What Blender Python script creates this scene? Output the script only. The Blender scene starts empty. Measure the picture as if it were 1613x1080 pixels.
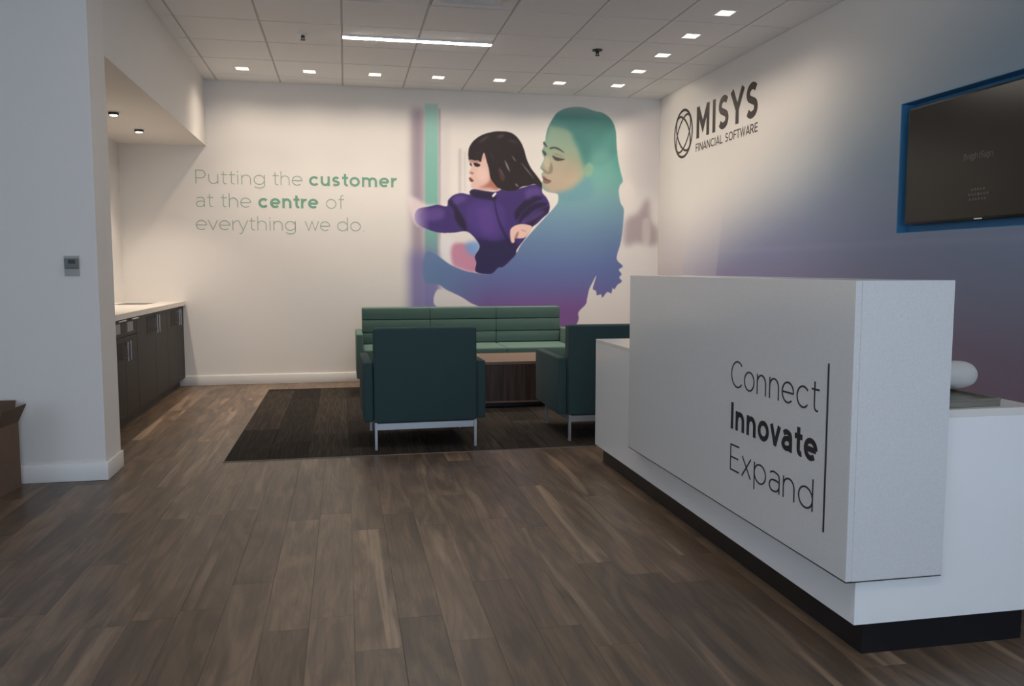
import bpy, bmesh, math, random
import numpy as np
from mathutils import Vector, Matrix

C = bpy.context.scene.collection
SC = bpy.context.scene
PI = math.pi
random.seed(7)

# ------------------------------------------------------------------ camera, world, light, exposure
CAM_H = 1.1813
YAW, PITCH, ROLL, FPX = 0.1981, -0.0891, 0.0002, 1305.14

def camera():
    cy, sy, cp, sp = math.cos(YAW), math.sin(YAW), math.cos(PITCH), math.sin(PITCH)
    f = Vector((sy*cp, cy*cp, sp)); r = Vector((cy, -sy, 0)); u = r.cross(f)
    r2 = r*math.cos(ROLL) + u*math.sin(ROLL); u2 = -r*math.sin(ROLL) + u*math.cos(ROLL)
    m = Matrix((r2, u2, -f)).transposed().to_4x4()
    m.translation = (0, 0, CAM_H)
    cd = bpy.data.cameras.new('camera'); cd.sensor_width = 36; cd.lens = FPX*36/1613
    cd.clip_start = .05
    o = bpy.data.objects.new('camera', cd); C.objects.link(o); o.matrix_world = m
    SC.camera = o
    return r2, u2, f
RV, UV, FV = camera()

def in_view(x, y, z, pad=20):
    d = Vector((x, y, z-CAM_H)); k = d.dot(FV)
    if k < .05: return False
    px = 806.5+FPX*d.dot(RV)/k; py = 540-FPX*d.dot(UV)/k
    return -pad < px < 1613+pad and -pad < py < 1080+pad

W = bpy.data.worlds.new('daylight'); SC.world = W; W.use_nodes = True
bg = W.node_tree.nodes['Background']
bg.inputs[0].default_value = (.66, .81, 1.0, 1); bg.inputs[1].default_value = 2.6

SC.view_settings.view_transform = 'Standard'; SC.view_settings.look = 'None'
SC.view_settings.gamma = 1; SC.view_settings.use_curve_mapping = False
SC.view_settings.exposure = 0.16

WARM = (1.0, .84, .68)
WASH_W, POOL_W, SOFFIT_W = 15, 33, 44
def spot(name, loc, power, size, blend, col=WARM, target=None, radius=.03):
    l = bpy.data.lights.new(name, 'SPOT'); l.energy = power; l.spot_size = math.radians(size)
    l.spot_blend = blend; l.color = col; l.shadow_soft_size = radius
    o = bpy.data.objects.new(name, l); C.objects.link(o); o.location = loc
    if target is not None:
        o.rotation_euler = (Vector(target)-Vector(loc)).to_track_quat('-Z', 'Y').to_euler()
    return o

# ------------------------------------------------------------------ room numbers (metres)
H = 3.0406; D = 8.819; XR = 3.436; XS = -1.335
T = .6096; GX0 = -1.2115; GY1 = D-.931
PY0, PY1 = 4.94, 5.25           # pillar front and back
AX = -2.15; SZ = 2.40           # alcove wall, soffit underside

# ------------------------------------------------------------------ material helpers
def srgb(r, g, b):
    f = lambda v: ((v/255+.055)/1.055)**2.4 if v > 10.3 else v/255/12.92
    return (f(r), f(g), f(b), 1)

class NT:
    def __init__(s, name):
        s.m = bpy.data.materials.new(name); s.m.use_nodes = True
        s.t = s.m.node_tree; s.p = s.t.nodes['Principled BSDF']
    def n(s, typ, **kw):
        x = s.t.nodes.new(typ)
        for k, v in kw.items():
            if k.startswith('i_'):
                k = k[2:]; x.inputs[int(k) if k.isdigit() else k.replace('_', ' ')].default_value = v
            else: setattr(x, k, v)
        return x
    def l(s, a, b): s.t.links.new(a, b)
    def math(s, op, a, b=None, clamp=False):
        x = s.n('ShaderNodeMath', operation=op, use_clamp=clamp)
        for i, v in enumerate((a, b)):
            if v is None: continue
            if isinstance(v, (int, float)): x.inputs[i].default_value = v
            else: s.l(v, x.inputs[i])
        return x.outputs[0]
    def mix(s, f, a, b, mode='MIX'):
        x = s.n('ShaderNodeMix', data_type='RGBA', blend_type=mode)
        for i, v in ((0, f), (6, a), (7, b)):
            if isinstance(v, (int, float, tuple)): x.inputs[i].default_value = v
            else: s.l(v, x.inputs[i])
        return x.outputs[2]
    def smooth(s, v, lo, hi, a=0., b=1.):
        x = s.n('ShaderNodeMapRange', interpolation_type='SMOOTHSTEP')
        s.l(v, x.inputs[0])
        for i, q in ((1, lo), (2, hi), (3, a), (4, b)): x.inputs[i].default_value = q
        return x.outputs[0]
    def base(s, v):
        if isinstance(v, tuple): s.p.inputs['Base Color'].default_value = v
        else: s.l(v, s.p.inputs['Base Color'])
    def bump(s, v, strength, dist=.002):
        b = s.n('ShaderNodeBump'); b.inputs['Strength'].default_value = strength; b.inputs['Distance'].default_value = dist
        s.l(v, b.inputs['Height']); s.l(b.outputs[0], s.p.inputs['Normal'])

def plain(name, col, rough=.6, metal=0., noise=0., scale=30., bump=0., spec=.5, coat=0.):
    k = NT(name); k.p.inputs['Roughness'].default_value = rough; k.p.inputs['Metallic'].default_value = metal
    k.p.inputs['Specular IOR Level'].default_value = spec
    k.p.inputs['Coat Weight'].default_value = coat; k.p.inputs['Coat Roughness'].default_value = .05
    k.base(col)
    tc = k.n('ShaderNodeTexCoord'); nz = k.n('ShaderNodeTexNoise', i_Scale=scale, i_Detail=4.)
    k.l(tc.outputs['Object'], nz.inputs['Vector'])
    if noise:
        d = tuple(c*(1-noise) for c in col[:3])+(1,); e = tuple(min(1, c*(1+noise)) for c in col[:3])+(1,)
        k.base(k.mix(nz.outputs[0], d, e))
    if bump: k.bump(nz.outputs[0], bump)
    return k.m

CREAM = (.80, .775, .745, 1)
M = {}
M['paint'] = plain('wall_paint', CREAM, .75, noise=.012, scale=3, bump=.03)
M['soffit'] = plain('soffit_paint', (.78, .75, .71, 1), .8, noise=.012, scale=3)
M['trim'] = plain('trim_paint', (.82, .81, .79, 1), .35)
M['tile'] = plain('ceiling_tile', (.89, .885, .88, 1), .9, noise=.05, scale=180, bump=.15)
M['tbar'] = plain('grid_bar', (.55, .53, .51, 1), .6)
M['plenum'] = plain('plenum', (.10, .10, .10, 1), .9)
M['lamp_white'] = plain('lamp_white', (.85, .85, .84, 1), .35)
M['black'] = plain('black_plastic', (.015, .015, .016, 1), .4)
M['chrome'] = plain('chrome', (.75, .76, .78, 1), .22, 1.)
M['strip'] = plain('dull_metal_strip', (.16, .14, .12, 1), .5)
M['steel'] = plain('brushed_steel', (.6, .61, .63, 1), .3, 1.)
M['legsteel'] = plain('satin_leg_metal', (.42, .45, .49, 1), .35, .6)
M['vinyl'] = plain('charcoal_vinyl', srgb(58, 50, 48), .5)
M['deskvinyl'] = plain('dark_desk_vinyl', (.022, .022, .028, 1), .45)
M['lett_thin'] = plain('sage_vinyl', (.32, .42, .36, 1), .6)
M['lett_bold'] = plain('green_vinyl', (.17, .38, .28, 1), .6)
M['niche'] = plain('blue_niche_paint', (.06, .24, .46, 1), .55)
M['tvframe'] = plain('tv_bezel', (.012, .011, .010, 1), .25)
M['tvtext'] = plain('screen_text', (.075, .07, .07, 1), .3)
M['kick'] = plain('black_toe_kick', (.008, .008, .010, 1), .35)
M['carton'] = plain('cardboard', (.17, .105, .07, 1), .85, noise=.12, scale=12)
M['carton_in'] = plain('cardboard_inside', (.14, .085, .055, 1), .9, noise=.1, scale=12)
M['tape'] = plain('packing_tape', (.24, .19, .15, 1), .3)
M['roll'] = plain('white_wrap', (.62, .60, .57, 1), .6, noise=.05, scale=25, bump=.3)
M['tray'] = plain('grey_beige_plastic', (.19, .18, .145, 1), .35)
M['plate'] = plain('off_white_plastic', (.42, .43, .40, 1), .5)
M['device'] = plain('grey_device', (.16, .175, .175, 1), .45)
M['lcd'] = plain('dark_display', (.03, .035, .04, 1), .3)
M['cabinet'] = plain('dark_grey_laminate', (.026, .022, .0195, 1), .5, noise=.1, scale=8, spec=.25)
M['cabdark'] = plain('cabinet_dark', (.03, .028, .026, 1), .5)
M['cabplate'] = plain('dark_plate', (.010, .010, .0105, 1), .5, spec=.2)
M['cabpale'] = plain('pale_plate', (.20, .20, .20, 1), .35)
M['worktop'] = plain('worktop', (.70, .66, .60, 1), .3, noise=.05, scale=60)
M['gloss'] = plain('white_gloss_laminate', (.88, .88, .88, 1), .16, coat=.3)
M['edgeband'] = plain('worktop_edge', (.76, .72, .67, 1), .25)
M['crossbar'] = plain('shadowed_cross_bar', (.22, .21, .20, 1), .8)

def quartz():
    k = NT('speckled_grey_quartz')
    tc = k.n('ShaderNodeTexCoord')
    a = k.n('ShaderNodeTexNoise', i_Scale=260., i_Detail=3.); k.l(tc.outputs['Object'], a.inputs['Vector'])
    v = k.n('ShaderNodeTexVoronoi', i_Scale=150.); k.l(tc.outputs['Object'], v.inputs['Vector'])
    c = k.mix(a.outputs[0], (.60, .60, .595, 1), (.78, .78, .775, 1))
    dark = k.smooth(v.outputs['Distance'], .10, .16, 1., 0.)
    sep = k.n('ShaderNodeSeparateColor'); k.l(v.outputs['Color'], sep.inputs[0])
    pick = k.math('GREATER_THAN', sep.outputs[0], .72)
    c = k.mix(k.math('MULTIPLY', k.math('MULTIPLY', dark, pick), .75), c, (.20, .20, .20, 1))
    pick2 = k.math('GREATER_THAN', sep.outputs[1], .985)
    c = k.mix(k.math('MULTIPLY', dark, pick2), c, (.95, .95, .95, 1))
    k.base(c); k.p.inputs['Roughness'].default_value = .17
    return k.m
M['quartz'] = quartz()

def wood_floor():
    k = NT('walnut_plank')
    tc = k.n('ShaderNodeTexCoord'); oi = k.n('ShaderNodeObjectInfo')
    sep = k.n('ShaderNodeSeparateXYZ'); k.l(tc.outputs['Object'], sep.inputs[0])
    r1 = oi.outputs['Random']; r2 = k.math('FRACT', k.math('MULTIPLY', r1, 37.7)); r3 = k.math('FRACT', k.math('MULTIPLY', r1, 91.3))
    def vec(sx, sy, off):
        cb = k.n('ShaderNodeCombineXYZ')
        k.l(k.math('MULTIPLY', sep.outputs[0], sx), cb.inputs[0]); k.l(k.math('MULTIPLY', sep.outputs[1], sy), cb.inputs[1])
        k.l(k.math('MULTIPLY', r1, off), cb.inputs[2]); return cb.outputs[0]
    fine = k.n('ShaderNodeTexNoise', i_Scale=1., i_Detail=5., i_Roughness=.65); k.l(vec(95, 3.2, 300), fine.inputs['Vector'])
    broad = k.n('ShaderNodeTexNoise', i_Scale=1., i_Detail=3., i_Distortion=1.6); k.l(vec(9, 1.4, 190), broad.inputs['Vector'])
    ring = k.n('ShaderNodeTexNoise', i_Scale=1., i_Detail=1., i_Distortion=.5); k.l(vec(7, 1.1, 77), ring.inputs['Vector'])
    rings = k.math('SINE', k.math('MULTIPLY', ring.outputs[0], 60.))
    streak = k.n('ShaderNodeTexNoise', i_Scale=1., i_Detail=2., i_Distortion=.5); k.l(vec(12, .7, 531), streak.inputs['Vector'])
    dark, mid, lite = (.088, .057, .036, 1), (.190, .120, .071, 1), (.36, .245, .155, 1)
    c = k.mix(k.smooth(broad.outputs[0], .32, .68), dark, mid)
    c = k.mix(k.math('MULTIPLY', k.smooth(rings, .1, 1.), .30), c, dark)
    c = k.mix(k.math('MULTIPLY', k.smooth(streak.outputs[0], .565, .68), k.math('MULTIPLY', k.smooth(r2, .05, .8), .62)), c, lite)
    c = k.mix(k.math('MULTIPLY', k.smooth(fine.outputs[0], .42, .75), .38), c, (.066, .044, .030, 1))
    g = k.n('ShaderNodeHueSaturation'); k.l(c, g.inputs['Color']); k.l(k.math('ADD', k.math('MULTIPLY', r3, .55), .72), g.inputs['Value'])
    g.inputs['Saturation'].default_value = .92
    k.base(g.outputs[0])
    k.l(k.math('ADD', k.math('MULTIPLY', fine.outputs[0], .18), .30), k.p.inputs['Roughness'])
    k.bump(fine.outputs[0], .12, .001)
    return k.m
M['floor'] = wood_floor()

def carpet():
    k = NT('charcoal_carpet')
    tc = k.n('ShaderNodeTexCoord'); oi = k.n('ShaderNodeObjectInfo')
    mp = k.n('ShaderNodeMapping'); mp.inputs['Scale'].default_value = (95, 3.2, 1); k.l(tc.outputs['Object'], mp.inputs[0])
    cb = k.n('ShaderNodeCombineXYZ'); k.l(k.math('MULTIPLY', oi.outputs['Random'], 50.), cb.inputs[2])
    ad = k.n('ShaderNodeVectorMath', operation='ADD'); k.l(mp.outputs[0], ad.inputs[0]); k.l(cb.outputs[0], ad.inputs[1])
    a = k.n('ShaderNodeTexNoise', i_Scale=1., i_Detail=3.); k.l(ad.outputs[0], a.inputs['Vector'])
    b = k.n('ShaderNodeTexNoise', i_Scale=260., i_Detail=2.); k.l(tc.outputs['Object'], b.inputs['Vector'])
    c = k.mix(k.smooth(a.outputs[0], .35, .7), (.022, .018, .015, 1), (.046, .038, .031, 1))
    g = k.n('ShaderNodeHueSaturation'); k.l(c, g.inputs['Color']); k.l(k.math('ADD', k.math('MULTIPLY', oi.outputs['Random'], .75), .6), g.inputs['Value'])
    k.base(g.outputs[0]); k.p.inputs['Roughness'].default_value = .95; k.p.inputs['Specular IOR Level'].default_value = .15
    k.bump(b.outputs[0], .6, .003)
    return k.m
M['carpet'] = carpet()

def fabric(name, col):
    k = NT(name); tc = k.n('ShaderNodeTexCoord')
    w = k.n('ShaderNodeTexNoise', i_Scale=500., i_Detail=2.); k.l(tc.outputs['Object'], w.inputs['Vector'])
    b = k.n('ShaderNodeTexNoise', i_Scale=4., i_Detail=3.); k.l(tc.outputs['Object'], b.inputs['Vector'])
    d = tuple(v*.82 for v in col)+(1,); e = tuple(v*1.18 for v in col)+(1,)
    c = k.mix(w.outputs[0], d, e); c = k.mix(k.math('MULTIPLY', b.outputs[0], .15), c, tuple(v*.6 for v in col)+(1,))
    k.base(c); k.p.inputs['Roughness'].default_value = .9
    k.p.inputs['Specular IOR Level'].default_value = .2
    k.p.inputs['Sheen Weight'].default_value = .05; k.p.inputs['Sheen Roughness'].default_value = .5
    k.bump(w.outputs[0], .4, .001)
    return k.m
M['teal'] = fabric('teal_wool', (.034, .066, .070))
M['green'] = fabric('lit_teal_wool', (.095, .165, .145))  # same wool as the chairs, with warm light put into a lighter green

def table_wood(name, d, e, rough):
    k = NT(name); tc = k.n('ShaderNodeTexCoord')
    mp = k.n('ShaderNodeMapping'); mp.inputs['Scale'].default_value = (60, 60, 2.5) if name == 'table_walnut' else (2.5, 60, 60)
    k.l(tc.outputs['Object'], mp.inputs[0])
    a = k.n('ShaderNodeTexNoise', i_Scale=1., i_Detail=5.); k.l(mp.outputs[0], a.inputs['Vector'])
    k.base(k.mix(k.smooth(a.outputs[0], .3, .7), d, e)); k.p.inputs['Roughness'].default_value = rough
    return k.m
M['table'] = table_wood('table_walnut', (.030, .018, .014, 1), (.075, .044, .033, 1), .4)
M['tabletop'] = table_wood('table_top_walnut', (.16, .105, .075, 1), (.24, .165, .12, 1), .35)

def right_print():
    # printed wallcovering: cream far/high corner melting into slate teal and plum
    k = NT('gradient_wallcovering')
    g = k.n('ShaderNodeNewGeometry'); s = k.n('ShaderNodeSeparateXYZ'); k.l(g.outputs['Position'], s.inputs[0])
    y, z = s.outputs[1], s.outputs[2]
    # low band colours by height
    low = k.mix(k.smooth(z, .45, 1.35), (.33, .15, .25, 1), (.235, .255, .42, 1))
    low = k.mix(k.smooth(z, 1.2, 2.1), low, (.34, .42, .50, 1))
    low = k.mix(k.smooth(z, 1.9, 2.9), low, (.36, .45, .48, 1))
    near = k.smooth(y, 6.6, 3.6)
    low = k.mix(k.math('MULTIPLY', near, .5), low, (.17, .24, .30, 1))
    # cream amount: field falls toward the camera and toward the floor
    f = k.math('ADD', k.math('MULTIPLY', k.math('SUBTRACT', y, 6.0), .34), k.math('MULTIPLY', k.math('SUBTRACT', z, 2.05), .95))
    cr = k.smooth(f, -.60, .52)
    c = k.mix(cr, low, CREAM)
    # straight-edged facets left of the gradient: x = y + slope*z lines
    e1 = k.math('SUBTRACT', y, k.math('SUBTRACT', 8.563, k.math('MULTIPLY', z, .3597)))
    m1 = k.math('MULTIPLY', k.smooth(e1, -.012, .012), k.smooth(z, 2.35, 1.7))
    c = k.mix(k.math('MULTIPLY', m1, .80), c, k.mix(k.smooth(z, .8, 1.9), (.50, .43, .47, 1), CREAM))
    e2 = k.math('SUBTRACT', y, k.math('SUBTRACT', 7.544, k.math('MULTIPLY', z, .1955)))
    m2 = k.math('MULTIPLY', k.smooth(e2, -.01, .01), k.math('SUBTRACT', 1., k.smooth(e1, -.012, .012)))
    m2 = k.math('MULTIPLY', m2, k.smooth(z, 2.1, 1.6))
    c = k.mix(k.math('MULTIPLY', m2, .18), c, (.75, .70, .72, 1))
    # faint horizontal flare
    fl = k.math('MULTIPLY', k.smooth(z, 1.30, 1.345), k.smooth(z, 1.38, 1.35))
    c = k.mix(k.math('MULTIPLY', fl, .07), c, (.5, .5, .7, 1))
    k.base(c); k.p.inputs['Roughness'].default_value = .55
    return k.m
M['rightwall'] = right_print()

def vcol(name):
    k = NT(name); a = k.n('ShaderNodeAttribute', attribute_name='print'); k.base(a.outputs['Color'])
    k.p.inputs['Roughness'].default_value = .65
    return k.m
M['mural'] = vcol('printed_wallcovering')

def glow(name, col, s):
    k = NT(name); k.base((.8, .8, .8, 1)); k.p.inputs['Emission Color'].default_value = col; k.p.inputs['Emission Strength'].default_value = s
    return k.m
M['lens'] = glow('lamp_lens', (1, .90, .78, 1), 14)
M['tube'] = glow('linear_diffuser', (1, .92, .82, 1), 58.0)

def screen():
    k = NT('tv_glass'); k.base((.010, .009, .008, 1)); k.p.inputs['Roughness'].default_value = .2; k.p.inputs['Specular IOR Level'].default_value = .35
    return k.m
M['screen'] = screen()

# ------------------------------------------------------------------ mesh helpers
def box(bm, x0, y0, z0, x1, y1, z1, bev=0., seg=2):
    r = bmesh.ops.create_cube(bm, size=1)
    vs = r['verts']
    for v in vs:
        v.co = Vector(((x0+x1)/2+v.co.x*(x1-x0), (y0+y1)/2+v.co.y*(y1-y0), (z0+z1)/2+v.co.z*(z1-z0)))
    if bev:
        es = list({e for v in vs for e in v.link_edges})
        bmesh.ops.bevel(bm, geom=es, offset=bev, segments=seg, profile=.5, affect='EDGES')

def cyl(bm, p0, p1, r0, r1=None, n=16, caps=True):
    p0, p1 = Vector(p0), Vector(p1); r1 = r0 if r1 is None else r1
    d = (p1-p0).normalized(); a = d.orthogonal().normalized(); b = d.cross(a)
    A = []; B = []
    for i in range(n):
        t = 2*PI*i/n; o = a*math.cos(t)+b*math.sin(t)
        A.append(bm.verts.new(p0+o*r0)); B.append(bm.verts.new(p1+o*r1))
    for i in range(n):
        j = (i+1) % n; bm.faces.new((A[i], A[j], B[j], B[i]))
    if caps: bm.faces.new(A[::-1]); bm.faces.new(B)

def lathe(bm, prof, c, n=24, axis='z'):
    rings = []
    for r, h in prof:
        ring = []
        for i in range(n):
            t = 2*PI*i/n; a, b = r*math.cos(t), r*math.sin(t)
            p = (a, b, h) if axis == 'z' else (h, a, b)
            ring.append(bm.verts.new(Vector(c)+Vector(p)))
        rings.append(ring)
    for A, B in zip(rings, rings[1:]):
        for i in range(n):
            j = (i+1) % n; bm.faces.new((A[i], A[j], B[j], B[i]))
    bm.faces.new(rings[0][::-1]); bm.faces.new(rings[-1])

def link(name, bm, m, parent=None, smooth=False, recalc=True):
    if recalc: bmesh.ops.recalc_face_normals(bm, faces=bm.faces)
    me = bpy.data.meshes.new(name); bm.to_mesh(me); bm.free()
    me.materials.append(m)
    if smooth:
        for p in me.polygons: p.use_smooth = True
        try: me.set_sharp_from_angle(angle=math.radians(50))
        except Exception: pass
    o = bpy.data.objects.new(name, me); C.objects.link(o)
    if parent is not None: o.parent = parent
    return o

def boxo(name, m, parent, *b, bev=0., seg=2, smooth=None):
    bm = bmesh.new(); box(bm, *b, bev=bev, seg=seg)
    return link(name, bm, m, parent, smooth=bool(bev) if smooth is None else smooth)

def thing(name, label, cat, loc=(0, 0, 0), rz=0, group=None):
    o = bpy.data.objects.new(name, None); C.objects.link(o); o.location = loc; o.rotation_euler = (0, 0, rz)
    o.empty_display_size = .1
    o['label'] = label; o['category'] = cat
    if group: o['group'] = group
    return o
def tag(o, label, cat, group=None):
    o['label'] = label; o['category'] = cat
    if group: o['group'] = group
    return o
def struct(o): o['kind'] = 'structure'; return o
def dup(root, loc, rz=0, label=None):
    r = root.copy(); C.objects.link(r); r.location = loc; r.rotation_euler = (0, 0, rz)
    if label: r['label'] = label
    for ch in list(root.children):
        c = ch.copy(); C.objects.link(c); c.parent = r
        for g in list(ch.children):
            d = g.copy(); C.objects.link(d); d.parent = c
    return r

# ------------------------------------------------------------------ stroke lettering
def arc(cx, cy, rx, ry, a0, a1, n=18):
    return [(cx+rx*math.cos(math.radians(a0+(a1-a0)*i/n)), cy+ry*math.sin(math.radians(a0+(a1-a0)*i/n))) for i in range(n+1)]
def catmull(P, n=5, closed=False):
    out = []; N = len(P)
    for i in range(N if closed else N-1):
        p = [P[(i+k) % N] if closed else P[min(max(i+k, 0), N-1)] for k in (-1, 0, 1, 2)]
        for j in range(n):
            t = j/n
            out.append(tuple(.5*(2*p[1][q]+(p[2][q]-p[0][q])*t+(2*p[0][q]-5*p[1][q]+4*p[2][q]-p[3][q])*t*t+(3*p[1][q]-p[0][q]-3*p[2][q]+p[3][q])*t**3) for q in (0, 1)))
    if not closed: out.append(tuple(P[-1]))
    return out
S_SK = [(.92, .89), (.74, .97), (.5, 1), (.2, .93), (.05, .76), (.16, .6), (.5, .5), (.84, .4), (.95, .24), (.82, .07), (.5, 0), (.24, .03), (.04, .12)]
X = .72
def glyph(ch, w):
    """(width, strokes) with cap height 1; strokes are centre lines"""
    h = w/2
    if ch in 'oce':
        W_ = .74+.3*w; cx, cy, rx, ry = W_/2, X/2, W_/2-h, X/2-h
        if ch == 'o': return W_, [arc(cx, cy, rx, ry, 0, 360, 32)]
        if ch == 'c': return W_-.08, [arc(cx, cy, rx, ry, 42, 318, 28)]
        return W_-.02, [arc(cx, cy, rx, ry, 0, 312, 30), [(h, cy), (W_-h, cy)]]
    if ch in 'dpg':
        W_ = .74+.35*w; cx, rx, ry = W_/2, W_/2-h, X/2-h
        s = [arc(cx, X/2, rx, ry, 0, 360, 32)]
        if ch == 'd': s.append([(W_-h, 0), (W_-h, 1.03)])
        if ch == 'p': s.append([(h, X), (h, -.27)])
        if ch == 'g': s.append([(W_-h, X)]+arc(cx, -.02, rx, .24-h, 0, -150, 16))
        return W_, s
    if ch in 'nhu':
        W_ = .62+.4*w; rx = W_/2-h; cy = X-h-rx
        if ch == 'u': return W_, [[(h, X)]+arc(W_/2, h+rx, rx, rx, 180, 360)+[(W_-h, X)], [(W_-h, X), (W_-h, 0)]]
        return W_, [[(h, 0), (h, X if ch == 'n' else 1.03)], arc(W_/2, cy, rx, rx, 180, 0)+[(W_-h, 0)]]
    if ch == 'm':
        W_ = 1.06+.6*w; rx = (W_-2*h)/4; cy = X-h-rx
        return W_, [[(h, 0), (h, X)], arc(h+rx, cy, rx, rx, 180, 0)+[(h+2*rx, 0)], arc(h+3*rx, cy, rx, rx, 180, 0)+[(W_-h, 0)]]
    if ch == 'r':
        return .36+.5*w, [[(h, 0), (h, X)], arc(h+.32, X-h-.34, .32, .34, 180, 84, 10)]
    if ch == 't':
        return .40+.4*w, [[(.14+h, .93), (.14+h, .17+h)]+arc(.14+h+.15, .15+h, .15, .15, 180, 290, 8), [(0, X-h), (.40+.35*w, X-h)]]
    if ch == 'i': return w, [[(h, 0), (h, X)], [(h, .88-.2*w), (h, .96+.2*w)]]
    if ch == '.': return w*1.2, [[(h, 0), (h, w*1.15)]]
    if ch == 'f':
        return .40+.3*w, [[(.13+h, 0), (.13+h, .84-h)]+arc(.13+h+.16, .86-h, .16, .17, 180, 78, 8), [(0, X-h), (.38+.3*w, X-h)]]
    if ch == 's':
        W_ = .54+.4*w; return W_, [catmull([(h+a*(W_-w), h+b*(X-w)) for a, b in S_SK], 4)]
    if ch == 'a':
        W_ = .60+.4*w; r = W_/2-h
        return W_, [catmull([(h+.03, X-h-.07), (h+r*.55, X-h-.01), (W_*.52, X-h), (W_-h-.05, X-h-.06), (W_-h, X-h-.20)], 5)+[(W_-h, 0)],
                    catmull([(W_-h, X*.54), (W_*.6, X*.585), (h+.10, X*.52), (h, X*.29), (h+.09, h+.03), (W_*.45, h), (W_*.75, h+.04), (W_-h, X*.28)], 5)]
    if ch == 'v': W_ = .66+.45*w; return W_, [[(h*1.05, X), (W_/2+h*.12, h*.3)], [(W_-h*1.05, X), (W_/2-h*.12, h*.3)]] if w > .1 else [[(h*.9, X), (W_/2, h*.9), (W_-h*.9, X)]]
    if ch == 'x': W_ = .60+.45*w; return W_, [[(h, X), (W_-h, 0)], [(W_-h, X), (h, 0)]]
    if ch == 'w': W_ = 1.02+.6*w; return W_, [[(h*.9, X), (W_*.28, h), (W_/2, X-h*.5), (W_*.72, h), (W_-h*.9, X)]]
    if ch == 'y': W_ = .66+.45*w; return W_, [[(h*.9, X), (W_/2, h*.6)], [(W_-h*.9, X), (W_*.42, -.13), (W_*.30, -.24), (W_*.12, -.24)]]
    # capitals
    if ch == 'P': return .66+.3*w, [[(h, 0), (h, 1)], [(h, 1-h), (.36, 1-h)]+arc(.36, .70-h*.2, .30-h+.3*w, .30-h*.8, 90, -90)+[(h, .40+h*.6)]]
    if ch == 'R': return .70+.3*w, [[(h, 0), (h, 1)], [(h, 1-h), (.36, 1-h)]+arc(.36, .70-h*.2, .28-h+.3*w, .30-h*.8, 90, -90)+[(h, .40+h*.6)], [(.40, .40), (.66+.2*w, 0)]]
    if ch == 'C': return .84, [arc(.50, .5, .50-h, .5-h, 46, 314, 30)]
    if ch == 'O': return 1.0, [arc(.50, .5, .50-h, .5-h, 0, 360, 34)]
    if ch == 'I': return w, [[(h, 0), (h, 1)]]
    if ch == 'E': return .62+.2*w, [[(.60+.2*w, 1-h), (h, 1-h), (h, h), (.62+.2*w, h)], [(h, .51), (.55+.2*w, .51)]]
    if ch == 'F': return .60+.2*w, [[(.60+.2*w, 1-h), (h, 1-h), (h, 0)], [(h, .50), (.54+.2*w, .50)]]
    if ch == 'L': return .56+.2*w, [[(h, 1), (h, h), (.56+.2*w, h)]]
    if ch == 'M': W_ = .80+.5*w; return W_, [[(h, 0), (h, 1)], [(W_-h, 0), (W_-h, 1)], [(h, 1-h*.3), (W_/2, .26+h*.6), (W_-h, 1-h*.3)]]
    if ch == 'N': W_ = .72+.4*w; return W_, [[(h, 0), (h, 1)], [(W_-h, 0), (W_-h, 1)], [(h, 1-h*.3), (W_-h, h*.3)]]
    if ch == 'S': W_ = .58+.5*w; return W_, [catmull([(h+a*(W_-w), h+b*(1-w)) for a, b in S_SK], 5)]
    if ch == 'Y': W_ = .74+.4*w; return W_, [[(h*.8, 1), (W_/2, .42)], [(W_-h*.8, 1), (W_/2, .42)], [(W_/2, .46), (W_/2, 0)]]
    if ch == 'A': W_ = .82+.3*w; return W_, [[(h*.8, 0), (W_/2, 1-h*.4), (W_-h*.8, 0)], [(W_*.2, .27), (W_*.8, .27)]]
    if ch == 'T': W_ = .68+.2*w; return W_, [[(0, 1-h), (W_, 1-h)], [(W_/2, 1), (W_/2, 0)]]
    if ch == 'W': W_ = 1.14+.3*w; return W_, [[(h*.8, 1), (W_*.28, h), (W_/2, 1-h*.4), (W_*.72, h), (W_-h*.8, 1)]]
    if ch == 'B': return .66+.3*w, [[(h, 0), (h, 1)], [(h, 1-h), (.34, 1-h)]+arc(.34, .76-h*.5, .24, .24-h*.5, 90, -90, 10)+[(h, .52)], [(h, .52), (.36, .52)]+arc(.36, .26+h*.5, .28, .26-h*.5, 90, -90, 10)+[(h, h)]]
    raise ValueError(ch)

def ribbon(bm, pts, w, to3, depth):
    pts = [Vector(p) for p in pts]
    P = [pts[0]]
    for p in pts[1:]:
        if (p-P[-1]).length > 1e-5: P.append(p)
    closed = (P[0]-P[-1]).length < 1e-3
    if closed: P = P[:-1]
    n = len(P); rows = []
    for i in range(n):
        if closed: a, b = P[i]-P[i-1], P[(i+1) % n]-P[i]
        else:
            a = P[i]-P[max(i-1, 0)]; b = P[min(i+1, n-1)]-P[i]
            if i == 0: a = b
            if i == n-1: b = a
        a = a.normalized(); b = b.normalized()
        na, nb = Vector((-a.y, a.x)), Vector((-b.y, b.x)); m = na+nb
        m = m.normalized() if m.length > 1e-4 else na
        k = min(1/max(m.dot(na), .2), 2.6)*w/2
        L, R = P[i]+m*k, P[i]-m*k
        rows.append([bm.verts.new(to3(q.x, q.y, d)) for q, d in ((L, depth), (R, depth), (R, 0), (L, 0))])
    rng = range(n if closed else n-1)
    for i in rng:
        A, B = rows[i], rows[(i+1) % n]
        for s in range(3):
            bm.faces.new((A[s-1], A[s], B[s], B[s-1]))
    if not closed:
        bm.faces.new(rows[0]); bm.faces.new(rows[-1][::-1])

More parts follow.
